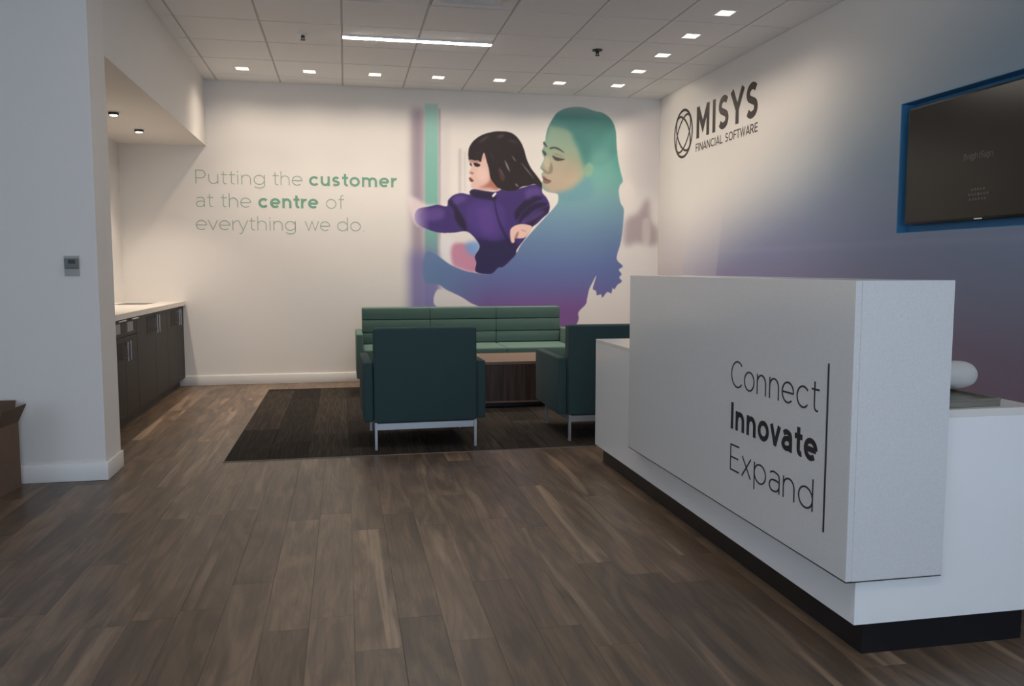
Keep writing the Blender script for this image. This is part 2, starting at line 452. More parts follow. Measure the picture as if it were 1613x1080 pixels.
def word(parent, text, org, u, v, nrm, height, w, width, m, gap=.17, depth=.0012, name='letter'):
    """letters as separate parts; org = lower-left on the surface, width = target run"""
    u, v, nrm, org = Vector(u), Vector(v), Vector(nrm), Vector(org)
    G = [glyph(c, w) for c in text]
    gaps = []
    for c, d in zip(text, text[1:]+' '):
        k = gap+(.04 if c in 'hnmiutIMN' and d in 'hnmiuIMN' else 0)-(.09 if c in 'vwyY' or d in 'vwyY' else 0)-(.07 if c in 'rtfLTF' else 0)
        gaps.append(k-(.05 if (c in 'AV' or d in 'A') and c != 'I' else 0))
    total = sum(g[0] for g in G)+sum(gaps[:-1]); sx = width/total/height
    x = 0
    for ci_, (c, (gw, strokes)) in enumerate(zip(text, G)):
        bm = bmesh.new()
        for k, st in enumerate(strokes):
            to3 = lambda a, b, d: u*(a*sx*height)+v*(b*height)+nrm*d
            # strokes are drawn in scaled space so that their width stays even
            pts = [(a*sx*height, b*height) for a, b in st]
            ribbon(bm, pts, w*height, lambda a, b, d: u*a+v*b+nrm*d, depth+.00012*k)
        o = link(name, bm, m, parent)
        o.location = org+u*(x*sx*height)
        x += gw+gaps[ci_]

# ------------------------------------------------------------------ room shell
def slab(name, m, *b): return struct(boxo(name, m, None, *b))
XL = -5.0; YB = -3.0
floor = slab('floor', M['floor'], XL-.2, YB-.2, -.12, XR+.2, D+.2, -.0055)
ceiling = slab('ceiling', M['plenum'], XL-.2, YB-.2, H+.10, XR+.2, D+.2, H+.2)
wall_back = slab('wall_back', M['paint'], AX-.2, D, -.005, XR+.2, D+.2, H+.09)
NY0, NY1, NZ0, NZ1, ND = 3.28, 4.72, 1.405, 2.21, .09
bm = bmesh.new()
box(bm, XR, YB, -.005, XR+.2, NY0, H+.09); box(bm, XR, NY1, -.005, XR+.2, D-.0005, H+.09)
box(bm, XR, NY0, -.005, XR+.2, NY1, NZ0); box(bm, XR, NY0, NZ1, XR+.2, NY1, H+.09)
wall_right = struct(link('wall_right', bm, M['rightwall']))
bm = bmesh.new(); t = .004
box(bm, XR+ND, NY0, NZ0, XR+ND+t, NY1, NZ1)
box(bm, XR+.0005, NY0+.0003, NZ0+.0003, XR+ND, NY1-.0003, NZ0+t); box(bm, XR+.0005, NY0+.0003, NZ1-t, XR+ND, NY1-.0003, NZ1-.0003)
box(bm, XR+.0005, NY0+.0003, NZ0+t, XR+ND, NY0+t, NZ1-t); box(bm, XR+.0005, NY1-t, NZ0+t, XR+ND, NY1-.0003, NZ1-t)
link('niche_lining', bm, M['niche'], wall_right)
# pillar wall, alcove wall, soffit
wall_front = slab('wall_front', M['paint'], XL, PY0, -.005, XS, PY1, H+.09)
wall_alcove = slab('wall_alcove', M['paint'], AX-.2, PY1, -.005, AX, D, H+.09)
bm = bmesh.new(); box(bm, AX, PY1, SZ, XS, D, H+.09)
trim_1 = struct(link('trim_1', bm, M['soffit']))
bm = bmesh.new()
box(bm, XL-.2, YB, -.005, XL, YB+.3, H+.09); box(bm, XL-.2, .8, -.005, XL, PY1, H+.09)
box(bm, XL-.2, YB+.3, -.005, XL, .8, .15); box(bm, XL-.2, YB+.3, 2.95, XL, .8, H+.09)
wall_left = struct(link('wall_left', bm, M['paint']))
bm = bmesh.new()
for y in np.linspace(YB+.33, .77, 4): box(bm, XL-.1, y-.03, .15, XL-.04, y+.03, 2.95)
fill_window = struct(link('fill_window', bm, M['steel']))  # unseen side window, added to bring daylight onto the desk's left face
# street front behind the camera: solid to the left, glazed to the right
WX = -1.2
slab('wall_rear', M['paint'], XL, YB-.2, -.005, WX, YB, H+.09)
bm = bmesh.new()
for x in np.linspace(WX+.03, XR-.03, 5): box(bm, x-.03, YB-.1, 0, x+.03, YB, H)
box(bm, WX, YB-.1, 0, XR, YB, .10); box(bm, WX, YB-.1, H-.08, XR, YB, H+.08); box(bm, WX, YB-.1, 2.2, XR, YB, 2.26)
window_1 = struct(link('window_1', bm, M['steel']))
# baseboards
def bb(name, *b): return struct(boxo(name, M['trim'], None, *b, bev=.003))
bb('baseboard_back', -1.66, D-.013, 0, XR, D, .10)
bb('baseboard_right', XR-.013, YB, 0, XR, D-.013, .10)
bb('baseboard_front', XL, PY0-.013, 0, XS+.012, PY0, .10)
bb('baseboard_pillar', XS, PY0, 0, XS+.012, PY1+.012, .10)
bb('baseboard_left', XL, YB, 0, XL+.013, PY0-.013, .10)
# plain drywall ceiling left of the tiled field
struct(boxo('trim_2', M['soffit'], None, XL, YB, H, XS, PY0, H+.05))
boxo('edge_angle', M['trim'], ceiling, XS, YB, H-.0005, XS+.022, D, H+.01)
boxo('edge_angle', M['trim'], ceiling, XR-.022, YB, H-.0005, XR, D-.022, H+.01)
boxo('edge_angle', M['trim'], ceiling, XS+.022, D-.022, H-.0005, XR, D, H+.01)

# ------------------------------------------------------------------ suspended ceiling
xs = [XS+.004]+[GX0+k*T for k in range(8)]+[XR-.004]
ys = [D-.004, D-.321]+[GY1-j*T for j in range(0, 18)]
for k in range(8):
    x = GX0+k*T
    boxo('grid_bar', M['tbar'], ceiling, x-.012, YB, H+.006, x+.012, D-.022, H+.03)
for j in range(1, len(ys)-1):
    y = ys[j]
    for k in range(len(xs)-1):
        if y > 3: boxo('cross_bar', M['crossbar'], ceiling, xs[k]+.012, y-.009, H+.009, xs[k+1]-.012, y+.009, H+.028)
wash = []
for k in range(0, 7): wash.append((GX0+(k+.5)*T, GY1+T/2+.06))
for j in range(0, 4): wash.append((GX0+6.5*T, GY1-(j+.5)*T+.05))
HOLE = .062
LIN = (GX0+2*T, GX0+4*T, 6.925, 6.99)
DIF = (GX0+3*T, GX0+4*T, GY1-4*T, GY1-3*T)
shared = {}
for j in range(len(ys)-1):
    for k in range(len(xs)-1):
        x0, x1, y1, y0 = xs[k]+.008, xs[k+1]-.008, ys[j]-.0065, ys[j+1]+.0065
        cx, cy = (x0+x1)/2, (y0+y1)/2
        if DIF[0] < cx < DIF[1] and DIF[2] < cy < DIF[3]: continue
        hole = None
        for (wx, wy) in wash:
            if x0 < wx < x1 and y0 < wy < y1: hole = (wx-HOLE, wx+HOLE, wy-HOLE, wy+HOLE)
        for n in (0, 5, 10):
            if LIN[0] < cx < LIN[1] and y0 < LIN[2]-n*T < y1: hole = (x0-.001, x1+.001, LIN[2]-n*T, LIN[3]-n*T)
        key = (round(x1-x0, 4), round(y1-y0, 4))
        if hole is None and key in shared:
            o = shared[key].copy(); C.objects.link(o); o.location = (cx, cy, H); continue
        bm = bmesh.new(); a, b, c, d = x0-cx, x1-cx, y0-cy, y1-cy
        if hole:
            e, f, g, h_ = hole[0]-cx, hole[1]-cx, hole[2]-cy, hole[3]-cy
            box(bm, a, c, 0, b, g, .016); box(bm, a, h_, 0, b, d, .016)
            if e > a: box(bm, a, g, 0, e, h_, .016); box(bm, f, g, 0, b, h_, .016)
        else: box(bm, a, c, 0, b, d, .016, bev=.002, seg=1)
        o = link('ceiling_tile', bm, M['tile'], ceiling); o.location = (cx, cy, H)
        if hole is None: shared[key] = o

# square wall washers
def washer(x, y, label, group):
    t = thing('recessed_downlight', label, 'ceiling light', (x, y, H), 0, group)
    bm = bmesh.new(); r, q = HOLE+.008, HOLE-.004
    box(bm, -r, -r, -.003, r, -q, 0); box(bm, -r, q, -.003, r, r, 0); box(bm, -r, -q, -.003, -q, q, 0); box(bm, q, -q, -.003, r, q, 0)
    link('trim_ring', bm, M['lamp_white'], t)
    bm = bmesh.new()
    lo = [bm.verts.new((sx*q, sy*q, 0)) for sx, sy in ((-1, -1), (1, -1), (1, 1), (-1, 1))]
    hi = [bm.verts.new((sx*.034, sy*.034, .052)) for sx, sy in ((-1, -1), (1, -1), (1, 1), (-1, 1))]
    for i in range(4): bm.faces.new((lo[i], lo[(i+1) % 4], hi[(i+1) % 4], hi[i]))
    link('reflector', bm, M['lamp_white'], t)
    bm = bmesh.new(); box(bm, -.034, -.034, .052, .034, .034, .056); link('lens', bm, M['lens'], t)
    return t
pos = ['leftmost', 'second from the left', 'third from the left', 'fourth from the left', 'fifth from the left', 'sixth from the left']
for i, (x, y) in enumerate(wash):
    if i < 6: lb = 'small square recessed downlight in the row along the mural wall, %s' % pos[i]
    elif i == 6: lb = 'square recessed downlight where the mural wall row and the right row meet'
    else: lb = 'square recessed downlight in the row along the right wall, %s' % ['just after the corner one', 'third toward the camera', 'fourth toward the camera', 'nearest the camera and largest'][i-7]
    washer(x, y, lb, 'wall washer downlights')
    if i < 7: spot('wash_light', (x, y, H-.006), WASH_W, 144, .95, target=(x, y+.10, H-1))
    else: spot('wash_light', (x, y, H-.006), WASH_W, 144, .95, target=(x+.10, y, H-1))
for x, y in wash: spot('pool_light', (x, y, H-.006), POOL_W, 86, 1.0)
spot('corner_light', (GX0+6.5*T, GY1+T/2+.05, H-.006), WASH_W*.5, 132, .35, target=(XR, GY1+T/2, 2.0))

# linear lights: one in view, two unseen copies added as warm fill
t = thing('linear_ceiling_light', 'long slim white linear light glowing in the ceiling tiles', 'ceiling light', ((LIN[0]+LIN[1])/2, (LIN[2]+LIN[3])/2, H))
L2, W2 = (LIN[1]-LIN[0])/2-.004, (LIN[3]-LIN[2])/2
bm = bmesh.new(); box(bm, -L2, -W2, -.014, L2, -W2+.004, .02); box(bm, -L2, W2-.004, -.014, L2, W2, .02); box(bm, -L2, -W2+.004, -.014, -L2+.004, W2-.004, .02); box(bm, L2-.004, -W2+.004, -.014, L2, W2-.004, .02)
link('housing', bm, M['lamp_white'], t)
boxo('diffuser', M['tube'], t, -L2+.004, -W2+.004, -.016, L2-.004, W2-.004, .005)
LINS = [LIN]
for n, lb in ((5, 'added long slim white linear fill light above the near end of the desk, out of the picture'), (10, 'added unseen long slim white linear fill light behind the camera')):
    dup(t, ((LIN[0]+LIN[1])/2, (LIN[2]+LIN[3])/2-n*T, H), 0, lb)

# sprinklers
def sprinkler(x, y, label, pale):
    t = thing('fire_sprinkler', label, 'sprinkler', (x, y, H), 0, 'ceiling sprinklers')
    bm = bmesh.new(); lathe(bm, [(.044, 0), (.042, -.008), (.024, -.013), (.012, -.013)], (0, 0, 0)); link('escutcheon', bm, M['lamp_white'] if pale else M['black'], t, True)
    bm = bmesh.new(); cyl(bm, (0, 0, -.012), (0, 0, -.030), .014); cyl(bm, (-.014, 0, -.022), (-.005, 0, -.045), .003, n=8); cyl(bm, (.014, 0, -.022), (.005, 0, -.045), .003, n=8); link('frame_arms', bm, M['black'], t)
    bm = bmesh.new(); cyl(bm, (0, 0, -.044), (0, 0, -.048), .020); link('deflector', bm, M['black'], t)
sprinkler(GX0+1.5*T, GY1-1.5*T, 'black sprinkler head with a white collar, left of the linear light', True)
sprinkler(GX0+5.5*T, GY1-1.5*T, 'black sprinkler head with a black collar, right of the linear light', False)

# air diffuser
cx, cy, q = (DIF[0]+DIF[1])/2, (DIF[2]+DIF[3])/2, .29
t = thing('air_diffuser', 'square white ceiling air diffuser cut off by the top of the picture', 'air vent', (cx, cy, H))
bm = bmesh.new()
box(bm, -q, -q, -.002, q, -q+.05, .006); box(bm, -q, q-.05, -.002, q, q, .006); box(bm, -q, -q+.05, -.002, -q+.05, q-.05, .006); box(bm, q-.05, -q+.05, -.002, q, q-.05, .006)
link('diffuser_frame', bm, M['tile'], t)
for i in range(3):
    a = q-.05-.065*i; b = a-.05
    bm = bmesh.new()
    lo = [bm.verts.new((sx*a, sy*a, -.001-.004*i)) for sx, sy in ((-1, -1), (1, -1), (1, 1), (-1, 1))]
    hi = [bm.verts.new((sx*b, sy*b, .03)) for sx, sy in ((-1, -1), (1, -1), (1, 1), (-1, 1))]
    for n in range(4): bm.faces.new((lo[n], lo[(n+1) % 4], hi[(n+1) % 4], hi[n]))
    link('vane', bm, M['tile'], t)
boxo('core_plate', M['tile'], t, -.09, -.09, -.006, .09, .09, 0)

# soffit gimbal spots
for i, (x, y) in enumerate([(-1.75, 7.08), (-1.75, 7.90)]):
    t = thing('gimbal_spotlight', ['round gimbal spotlight in the soffit, half hidden by the pillar edge', 'round glowing gimbal spotlight in the soffit nearer the mural wall'][i], 'spotlight', (x, y, SZ), 0, 'spotlights over the worktop')
    bm = bmesh.new(); lathe(bm, [(.055, 0), (.055, -.004), (.043, -.006), (.043, -.001)], (0, 0, 0)); link('bezel', bm, M['lamp_white'], t, True)
    bm = bmesh.new(); lathe(bm, [(.040, -.002), (.036, -.024), (.028, -.026)], (0, 0, 0)); link('gimbal_ring', bm, M['black'], t, True)
    bm = bmesh.new(); lathe(bm, [(.030, -.024), (.026, -.029)], (0, 0, 0)); link('lens', bm, M['lens'], t)
    spot('soffit_light', (x, y, SZ-.035), SOFFIT_W, 110, .6)

# ------------------------------------------------------------------ floor planks
PW, PL, GAP = .148, 1.2192, .0004
def plank_mesh(w, l, hgt, c=.0005):
    bm = bmesh.new(); box(bm, -w/2, -l/2, -hgt, w/2, l/2, 0)
    top = [e for e in bm.edges if all(v.co.z > -1e-6 for v in e.verts)]
    bmesh.ops.bevel(bm, geom=top, offset=c, segments=1, affect='EDGES')
    me = bpy.data.meshes.new('plank'); bm.to_mesh(me); bm.free(); return me
full = plank_mesh(PW-GAP, PL-GAP, .005); full.materials.append(M['floor'])
RUG = (-.75, 3.12, 5.25, 8.356)
obst = [(XL-1, XS, PY0, PY1), (XL-1, AX, PY1, 99)]
seen, unseen = [], []
i0 = int((XL-.01)/PW)-1
for i in range(i0, int((XR-.01)/PW)+1):
    xa, xb = max(.01+i*PW, XL), min(.01+(i+1)*PW, XR)
    if xb-xa < .01: continue
    off = 2.52 if i == 0 else (2.52+random.Random(i*13+5).random()*PL)
    y = off-PL*5
    while y < D:
        ya, yb = max(y, YB), min(y+PL, D); y += PL
        if yb-ya < .02: continue
        cx, cy = (xa+xb)/2, (ya+yb)/2
        if xb <= XS+.01 and ya < PY1 and yb > PY0:       # cut at the pillar
            if yb > PY1 and ya > PY0: ya = PY1
            if ya < PY0: yb = min(yb, PY0)
        if xb < AX or (xb < XS and ya > PY0 and yb < PY1): 
            if ya > PY0: continue
        if xa > RUG[0]+.01 and xb < RUG[1] and ya > RUG[2]+.01 and yb < RUG[3]-.01: continue
        cy = (ya+yb)/2
        vis = any(in_view(px, py, 0, 5) for px in (xa, xb) for py in np.linspace(ya, yb, 5))
        if xb < XS+.05 and ya > PY0: vis = vis and xb > -1.75
        (seen if vis else unseen).append((xa, xb, ya, yb, cx, cy))
seen.sort(key=lambda p: p[5]); unseen += seen[298:]; seen = seen[:298]
for xa, xb, ya, yb, cx, cy in seen:
    if abs(xb-xa-PW) < .001 and abs(yb-ya-PL) < .001: me = full
    else: me = plank_mesh(xb-xa-GAP, yb-ya-GAP, .005); me.materials.append(M['floor'])
    o = bpy.data.objects.new('plank', me); C.objects.link(o); o.parent = floor; o.location = (cx, cy, 0)
bm = bmesh.new()
for xa, xb, ya, yb, cx, cy in unseen: box(bm, xa+GAP/2, ya+GAP/2, -.005, xb-GAP/2, yb-GAP/2, 0)
o = link('plank_field', bm, M['floor'], floor); o['kind'] = 'stuff'

# carpet inlay of loose-laid carpet planks
rug = thing('carpet_inlay', 'dark charcoal striped carpet inlay under the seating group', 'carpet', (RUG[0], RUG[2], 0))
CW, CL = .25, 1.0
ci = 0; x = RUG[0]
rw = random.Random(3)
while x < RUG[1]-.05:
    x1 = min(x+CW, RUG[1]); y = RUG[2]-[0, .5, .25, .75][ci % 4]*CL
    while y < RUG[3]-.02:
        a, b = max(y, RUG[2]), min(y+CL, RUG[3]); y += CL
        if b-a < .03: continue
        me = plank_mesh(x1-x-.0008, b-a-.0008, .0045, .0012); me.materials.append(M['carpet']); me.name = 'carpet_plank'
        o = bpy.data.objects.new('carpet_plank', me); C.objects.link(o); o.parent = rug
        o.location = ((x+x1)/2-RUG[0], (a+b)/2-RUG[2], .0046)
    x = x1; ci += 1
boxo('edge_strip', M['strip'], rug, -.007, -.007, 0, 0, RUG[3]-RUG[2]+.007, .0045)
boxo('edge_strip', M['strip'], rug, 0, -.006, 0, RUG[1]-RUG[0], -.0005, .0045)

# ------------------------------------------------------------------ mural print (flat colour sheet, painted by polygons in wall millimetres)
MURAL = {
    'woman': [(2230,2812),(2267,2854),(2354,2899),(2478,2920),(2578,2912),(2679,2883),(2768,2867),(2844,2822),(2896,2752),(2923,2657),(2932,2514),(2952,2370),(2979,2250),(3008,2142),(2978,2100),(2963,2031),(2983,1910),(3023,1838),(3019,1716),(3012,1618),(2991,1470),(2951,1335),(2957,1273),(3020,1212),(2974,1175),(3006,1125),(2980,1088),(3012,1046),(2960,1007),(2925,957),(2904,972),(2889,913),(2842,928),(2788,867),(2770,904),(2724,892),(2713,941),(2677,961),(2692,1027),(2716,1113),(2671,1032),(2633,954),(2609,843),(2596,794),(2515,708),(2518,634),(2483,560),(2424,524),(2267,440),(2116,393),(1766,497),(1593,681),(1427,772),(1325,816),(1229,877),(1133,925),(1049,966),(966,1021),(847,1033),(802,1175),(850,1363),(957,1328),(992,1305),(1111,1222),(1254,1163),(1375,1139),(1521,1124),(1618,1194),(1680,1208),(1803,1329),(1876,1451),(2012,1608),(2173,1778),(2235,1846),(2275,1904),(2279,1971),(2259,1995),(2160,2012),(2110,2044),(2092,2096),(2110,2135),(2097,2170),(2094,2201),(2112,2228),(2079,2258),(2084,2281),(2121,2361),(2109,2396),(2096,2443),(2116,2486),(2108,2533),(2133,2550),(2138,2597),(2157,2680),(2186,2740)],
    'armfade': [(957,1328),(710,1386),(705,986),(954,1021),(1181,1008),(1182,1198)],
    'face': [(2186,2733),(2133,2585),(2108,2526),(2096,2443),(2116,2396),(2079,2258),(2094,2201),(2097,2099),(2110,2044),(2160,2012),(2259,1995),(2409,2033),(2534,2132),(2584,2265),(2545,2383),(2481,2525),(2405,2688),(2305,2756)],
    'cheek': [(2134,2325),(2160,2041),(2259,2007),(2434,2094),(2483,2238),(2407,2356),(2257,2376)],
    'browl': [(2106,2547),(2128,2533),(2158,2487),(2145,2487),(2116,2514)],
    'browr': [(2178,2478),(2232,2491),(2287,2476),(2344,2433),(2327,2435),(2277,2459),(2232,2472),(2188,2464)],
    'eyel': [(2099,2452),(2121,2443),(2146,2416),(2133,2392),(2111,2415)],
    'eyer': [(2208,2398),(2237,2390),(2287,2374),(2352,2362),(2307,2346),(2258,2343),(2228,2361)],
    'lidr': [(2217,2418),(2257,2419),(2312,2401),(2345,2373),(2295,2389),(2252,2400)],
    'noses': [(2092,2267),(2134,2242),(2169,2224),(2178,2255),(2198,2327),(2218,2256),(2199,2208),(2149,2202),(2109,2230)],
    'nosel': [(2121,2361),(2109,2313),(2134,2283),(2164,2274),(2178,2326),(2163,2385)],
    'lips': [(2100,2173),(2129,2169),(2159,2145),(2199,2127),(2179,2103),(2135,2097),(2110,2116)],
    'lipline': [(2100,2154),(2147,2145),(2204,2125),(2149,2133)],
    'crown': [(2176,2728),(2218,2800),(2341,2910),(2478,2939),(2780,2891),(2921,2777),(2962,2539),(2888,2380),(2736,2292),(2634,2338),(2552,2455),(2493,2573),(2418,2653),(2318,2690),(2243,2702)],
    'ear': [(2574,2293),(2621,2330),(2664,2303),(2665,2231),(2630,2179),(2590,2188),(2569,2240)],
    'side': [(2443,2619),(2507,2478),(2538,2359),(2584,2265),(2634,2338),(2632,2481),(2556,2622)],
    'neck': [(2259,1995),(2409,2033),(2547,2132),(2635,2170),(2687,2051),(2612,1929),(2410,1901),(2290,1923)],
    'hairlight': [(2658,2434),(2836,2463),(2914,2273),(2892,2030),(2713,2027),(2635,2242)],
    'hair': [(1303,2332),(1299,2409),(1313,2467),(1356,2527),(1428,2582),(1524,2618),(1620,2635),(1729,2631),(1802,2599),(1863,2530),(1900,2449),(1932,2344),(1981,2251),(2048,2169),(2095,2099),(2085,2058),(2016,2090),(1949,2072),(1876,2059),(1814,2022),(1717,2013),(1620,2042),(1583,2077),(1535,2146),(1518,2240),(1494,2321),(1468,2407),(1447,2366),(1432,2312),(1403,2326),(1367,2325),(1327,2333)],
    'cface': [(1317,2342),(1312,2293),(1331,2254),(1305,2204),(1305,2183),(1326,2165),(1307,2146),(1312,2114),(1331,2091),(1326,2048),(1366,2021),(1462,2009),(1607,2030),(1656,2102),(1547,2311),(1476,2426),(1403,2354)],
    'cshade': [(1402,2038),(1523,2040),(1620,2019),(1644,2125),(1559,2217),(1523,2111),(1463,2063)],
    'cshade2': [(1313,2337),(1451,2336),(1466,2379),(1427,2308),(1355,2301),(1317,2305)],
    'ceye': [(1355,2297),(1391,2297),(1427,2280),(1408,2260),(1370,2264)],
    'ceye2': [(1312,2295),(1331,2291),(1336,2263),(1319,2272)],
    'cnose': [(1314,2200),(1336,2203),(1355,2189),(1336,2179)],
    'cmouth': [(1305,2146),(1331,2137),(1355,2110),(1326,2100),(1312,2118)],
    'ccheek': [(1391,2237),(1463,2250),(1499,2169),(1451,2109),(1391,2143)],
    'cearr': [(1620,2242),(1656,2231),(1692,2138),(1656,2114),(1632,2172)],
    'st0': [(1688,2338),(1709,2270),(1746,2210),(1725,2277)],
    'st1': [(1765,2387),(1785,2349),(1814,2317),(1795,2355)],
    'st2': [(1863,2319),(1932,2228),(2011,2145),(1942,2236)],
    'st3': [(1572,2311),(1558,2371),(1536,2427),(1549,2368)],
    'st4': [(1802,2093),(1816,2071),(1839,2058),(1825,2080)],
    'st5': [(1620,2266),(1650,2204),(1692,2150),(1662,2211)],
    'st6': [(1404,2505),(1470,2539),(1524,2590),(1458,2556)],
    'st7': [(1596,2569),(1648,2573),(1693,2600),(1641,2595)],
    'st8': [(1717,2549),(1775,2524),(1838,2518),(1780,2542)],
    'st9': [(1392,2446),(1382,2394),(1379,2341),(1389,2394)],
    'st10': [(1432,2448),(1420,2401),(1415,2354),(1427,2400)],
    'jacket': [(1311,1997),(1354,2025),(1474,2009),(1595,2002),(1692,2044),(1814,2034),(1912,2060),(2011,2085),(2095,2073),(2100,2004),(2147,1950),(2183,1874),(2171,1790),(2111,1734),(2042,1668),(1987,1627),(1913,1511),(1820,1391),(1805,1329),(1680,1208),(1618,1194),(1533,1127),(1375,1151),(1380,1246),(1364,1318),(1417,1413),(1376,1496),(1280,1578),(1137,1565),(994,1563),(876,1593),(759,1648),(727,1724),(761,1806),(878,1835),(973,1855),(1067,1840),(1082,1904),(1139,1958),(1223,1981),(1311,1966)],
    'arm': [(645,1943),(750,1917),(855,1854),(973,1844),(924,1691),(782,1631),(713,1689),(667,1828)],
    'pants': [(1381,1508),(1570,1473),(1766,1510),(1839,1415),(1803,1329),(1680,1208),(1618,1194),(1533,1127),(1375,1151),(1380,1246),(1364,1318),(1417,1413)],
    'jmid': [(1354,1885),(1522,1911),(1668,1842),(1692,1653),(1619,1509),(1449,1532),(1305,1649),(1281,1790)],
    'jfold1': [(1079,1880),(1138,1811),(1161,1694),(1233,1601),(1280,1589),(1257,1695),(1174,1835),(1127,1904)],
    'jfold2': [(1913,1703),(2012,1776),(2111,1837),(2180,1850),(2161,1790),(2037,1692),(1987,1632),(1938,1655)],
    'jfold3': [(1901,1798),(1987,1871),(2110,1897),(2160,1873),(2012,1812),(1913,1727),(1839,1666),(1864,1750)],
    'jfold4': [(1311,1997),(1354,2016),(1571,1982),(1590,1912),(1474,1922),(1354,1943)],
    'jfold5': [(1583,1912),(1619,1747),(1692,1581),(1803,1391),(1785,1379),(1668,1557),(1600,1735),(1571,1888)],
    'jfold6': [(1802,1797),(1913,1917),(2011,1966),(2110,1944),(2011,1895),(1888,1798),(1815,1702)],
    'jlight1': [(948,1692),(853,1691),(783,1725),(854,1795),(972,1820),(1043,1786),(1019,1716)],
    'jlight2': [(1151,1940),(1222,1958),(1282,1919),(1210,1882),(1150,1858),(1127,1893)],
    'jlight3': [(1950,1739),(2061,1800),(2136,1813),(2086,1753),(1987,1699),(1913,1667),(1876,1690)],
    'jlight4': [(1913,2012),(2011,2050),(2073,2039),(2085,1980),(2011,1966),(1937,1918)],
    'jlight5': [(1389,1791),(1522,1840),(1595,1699),(1570,1556),(1449,1579)],
    'zip': [(1552,1959),(1583,1992),(1600,1983),(1566,1945)],
    'handr': [(1751,1601),(1795,1642),(1864,1662),(1950,1655),(1990,1632),(1958,1579),(1913,1523),(1852,1509),(1802,1511),(1795,1468),(1766,1463),(1751,1510)],
    'handsh1': [(1795,1511),(1815,1563),(1844,1583),(1825,1511)],
    'handsh2': [(1864,1607),(1913,1595),(1928,1579),(1884,1588)],
    'vdark': [(697,2837),(845,2843),(825,654),(674,656)],
    'teal': [(846,2888),(983,2894),(966,652),(825,654)],
    'teallow': [(616,1362),(962,1363),(956,652),(608,656)],
    'edge': [(983,2848),(1008,2849),(992,652),(966,652)],
    'wgap': [(1004,2849),(3162,2929),(3195,626),(987,652)],
    'bl1': [(1194,2441),(1225,2442),(1223,1976),(1192,1976)],
    'bl2': [(1249,2419),(1275,2420),(1273,2001),(1247,2000)],
    'bl3': [(1003,2711),(1108,2715),(1103,1881),(996,1879)],
    'pink': [(1124,1435),(1280,1448),(1376,1365),(1375,1151),(1230,1175),(1123,1234)],
    'blue': [(1280,1459),(1400,1472),(1424,1389),(1351,1318),(1267,1388)],
    'pale': [(1005,1505),(1136,1506),(1135,1246),(1004,1305)],
    'lowhi': [(958,962),(1109,925),(1277,841),(1427,772),(957,776)],
    'shb': [(3050,1716),(3179,1791),(3306,1964),(3337,1719),(3417,1621),(3407,1448),(3183,1472),(3040,1446)],
    'shb2': [(3245,1718),(3323,1719),(3327,1472),(3249,1472)],
    'hi1': [(3019,2105),(3096,2131),(3149,2035),(3126,1864),(3035,1862)],
    'top': [(588,2969),(3507,3087),(3509,2990),(587,2878)],
    'rstrip': [(3434,2939),(3564,2944),(3610,470),(3476,472)],
    'rgrey': [(3010,2828),(3434,2939),(3449,2065),(3149,2059)],
}

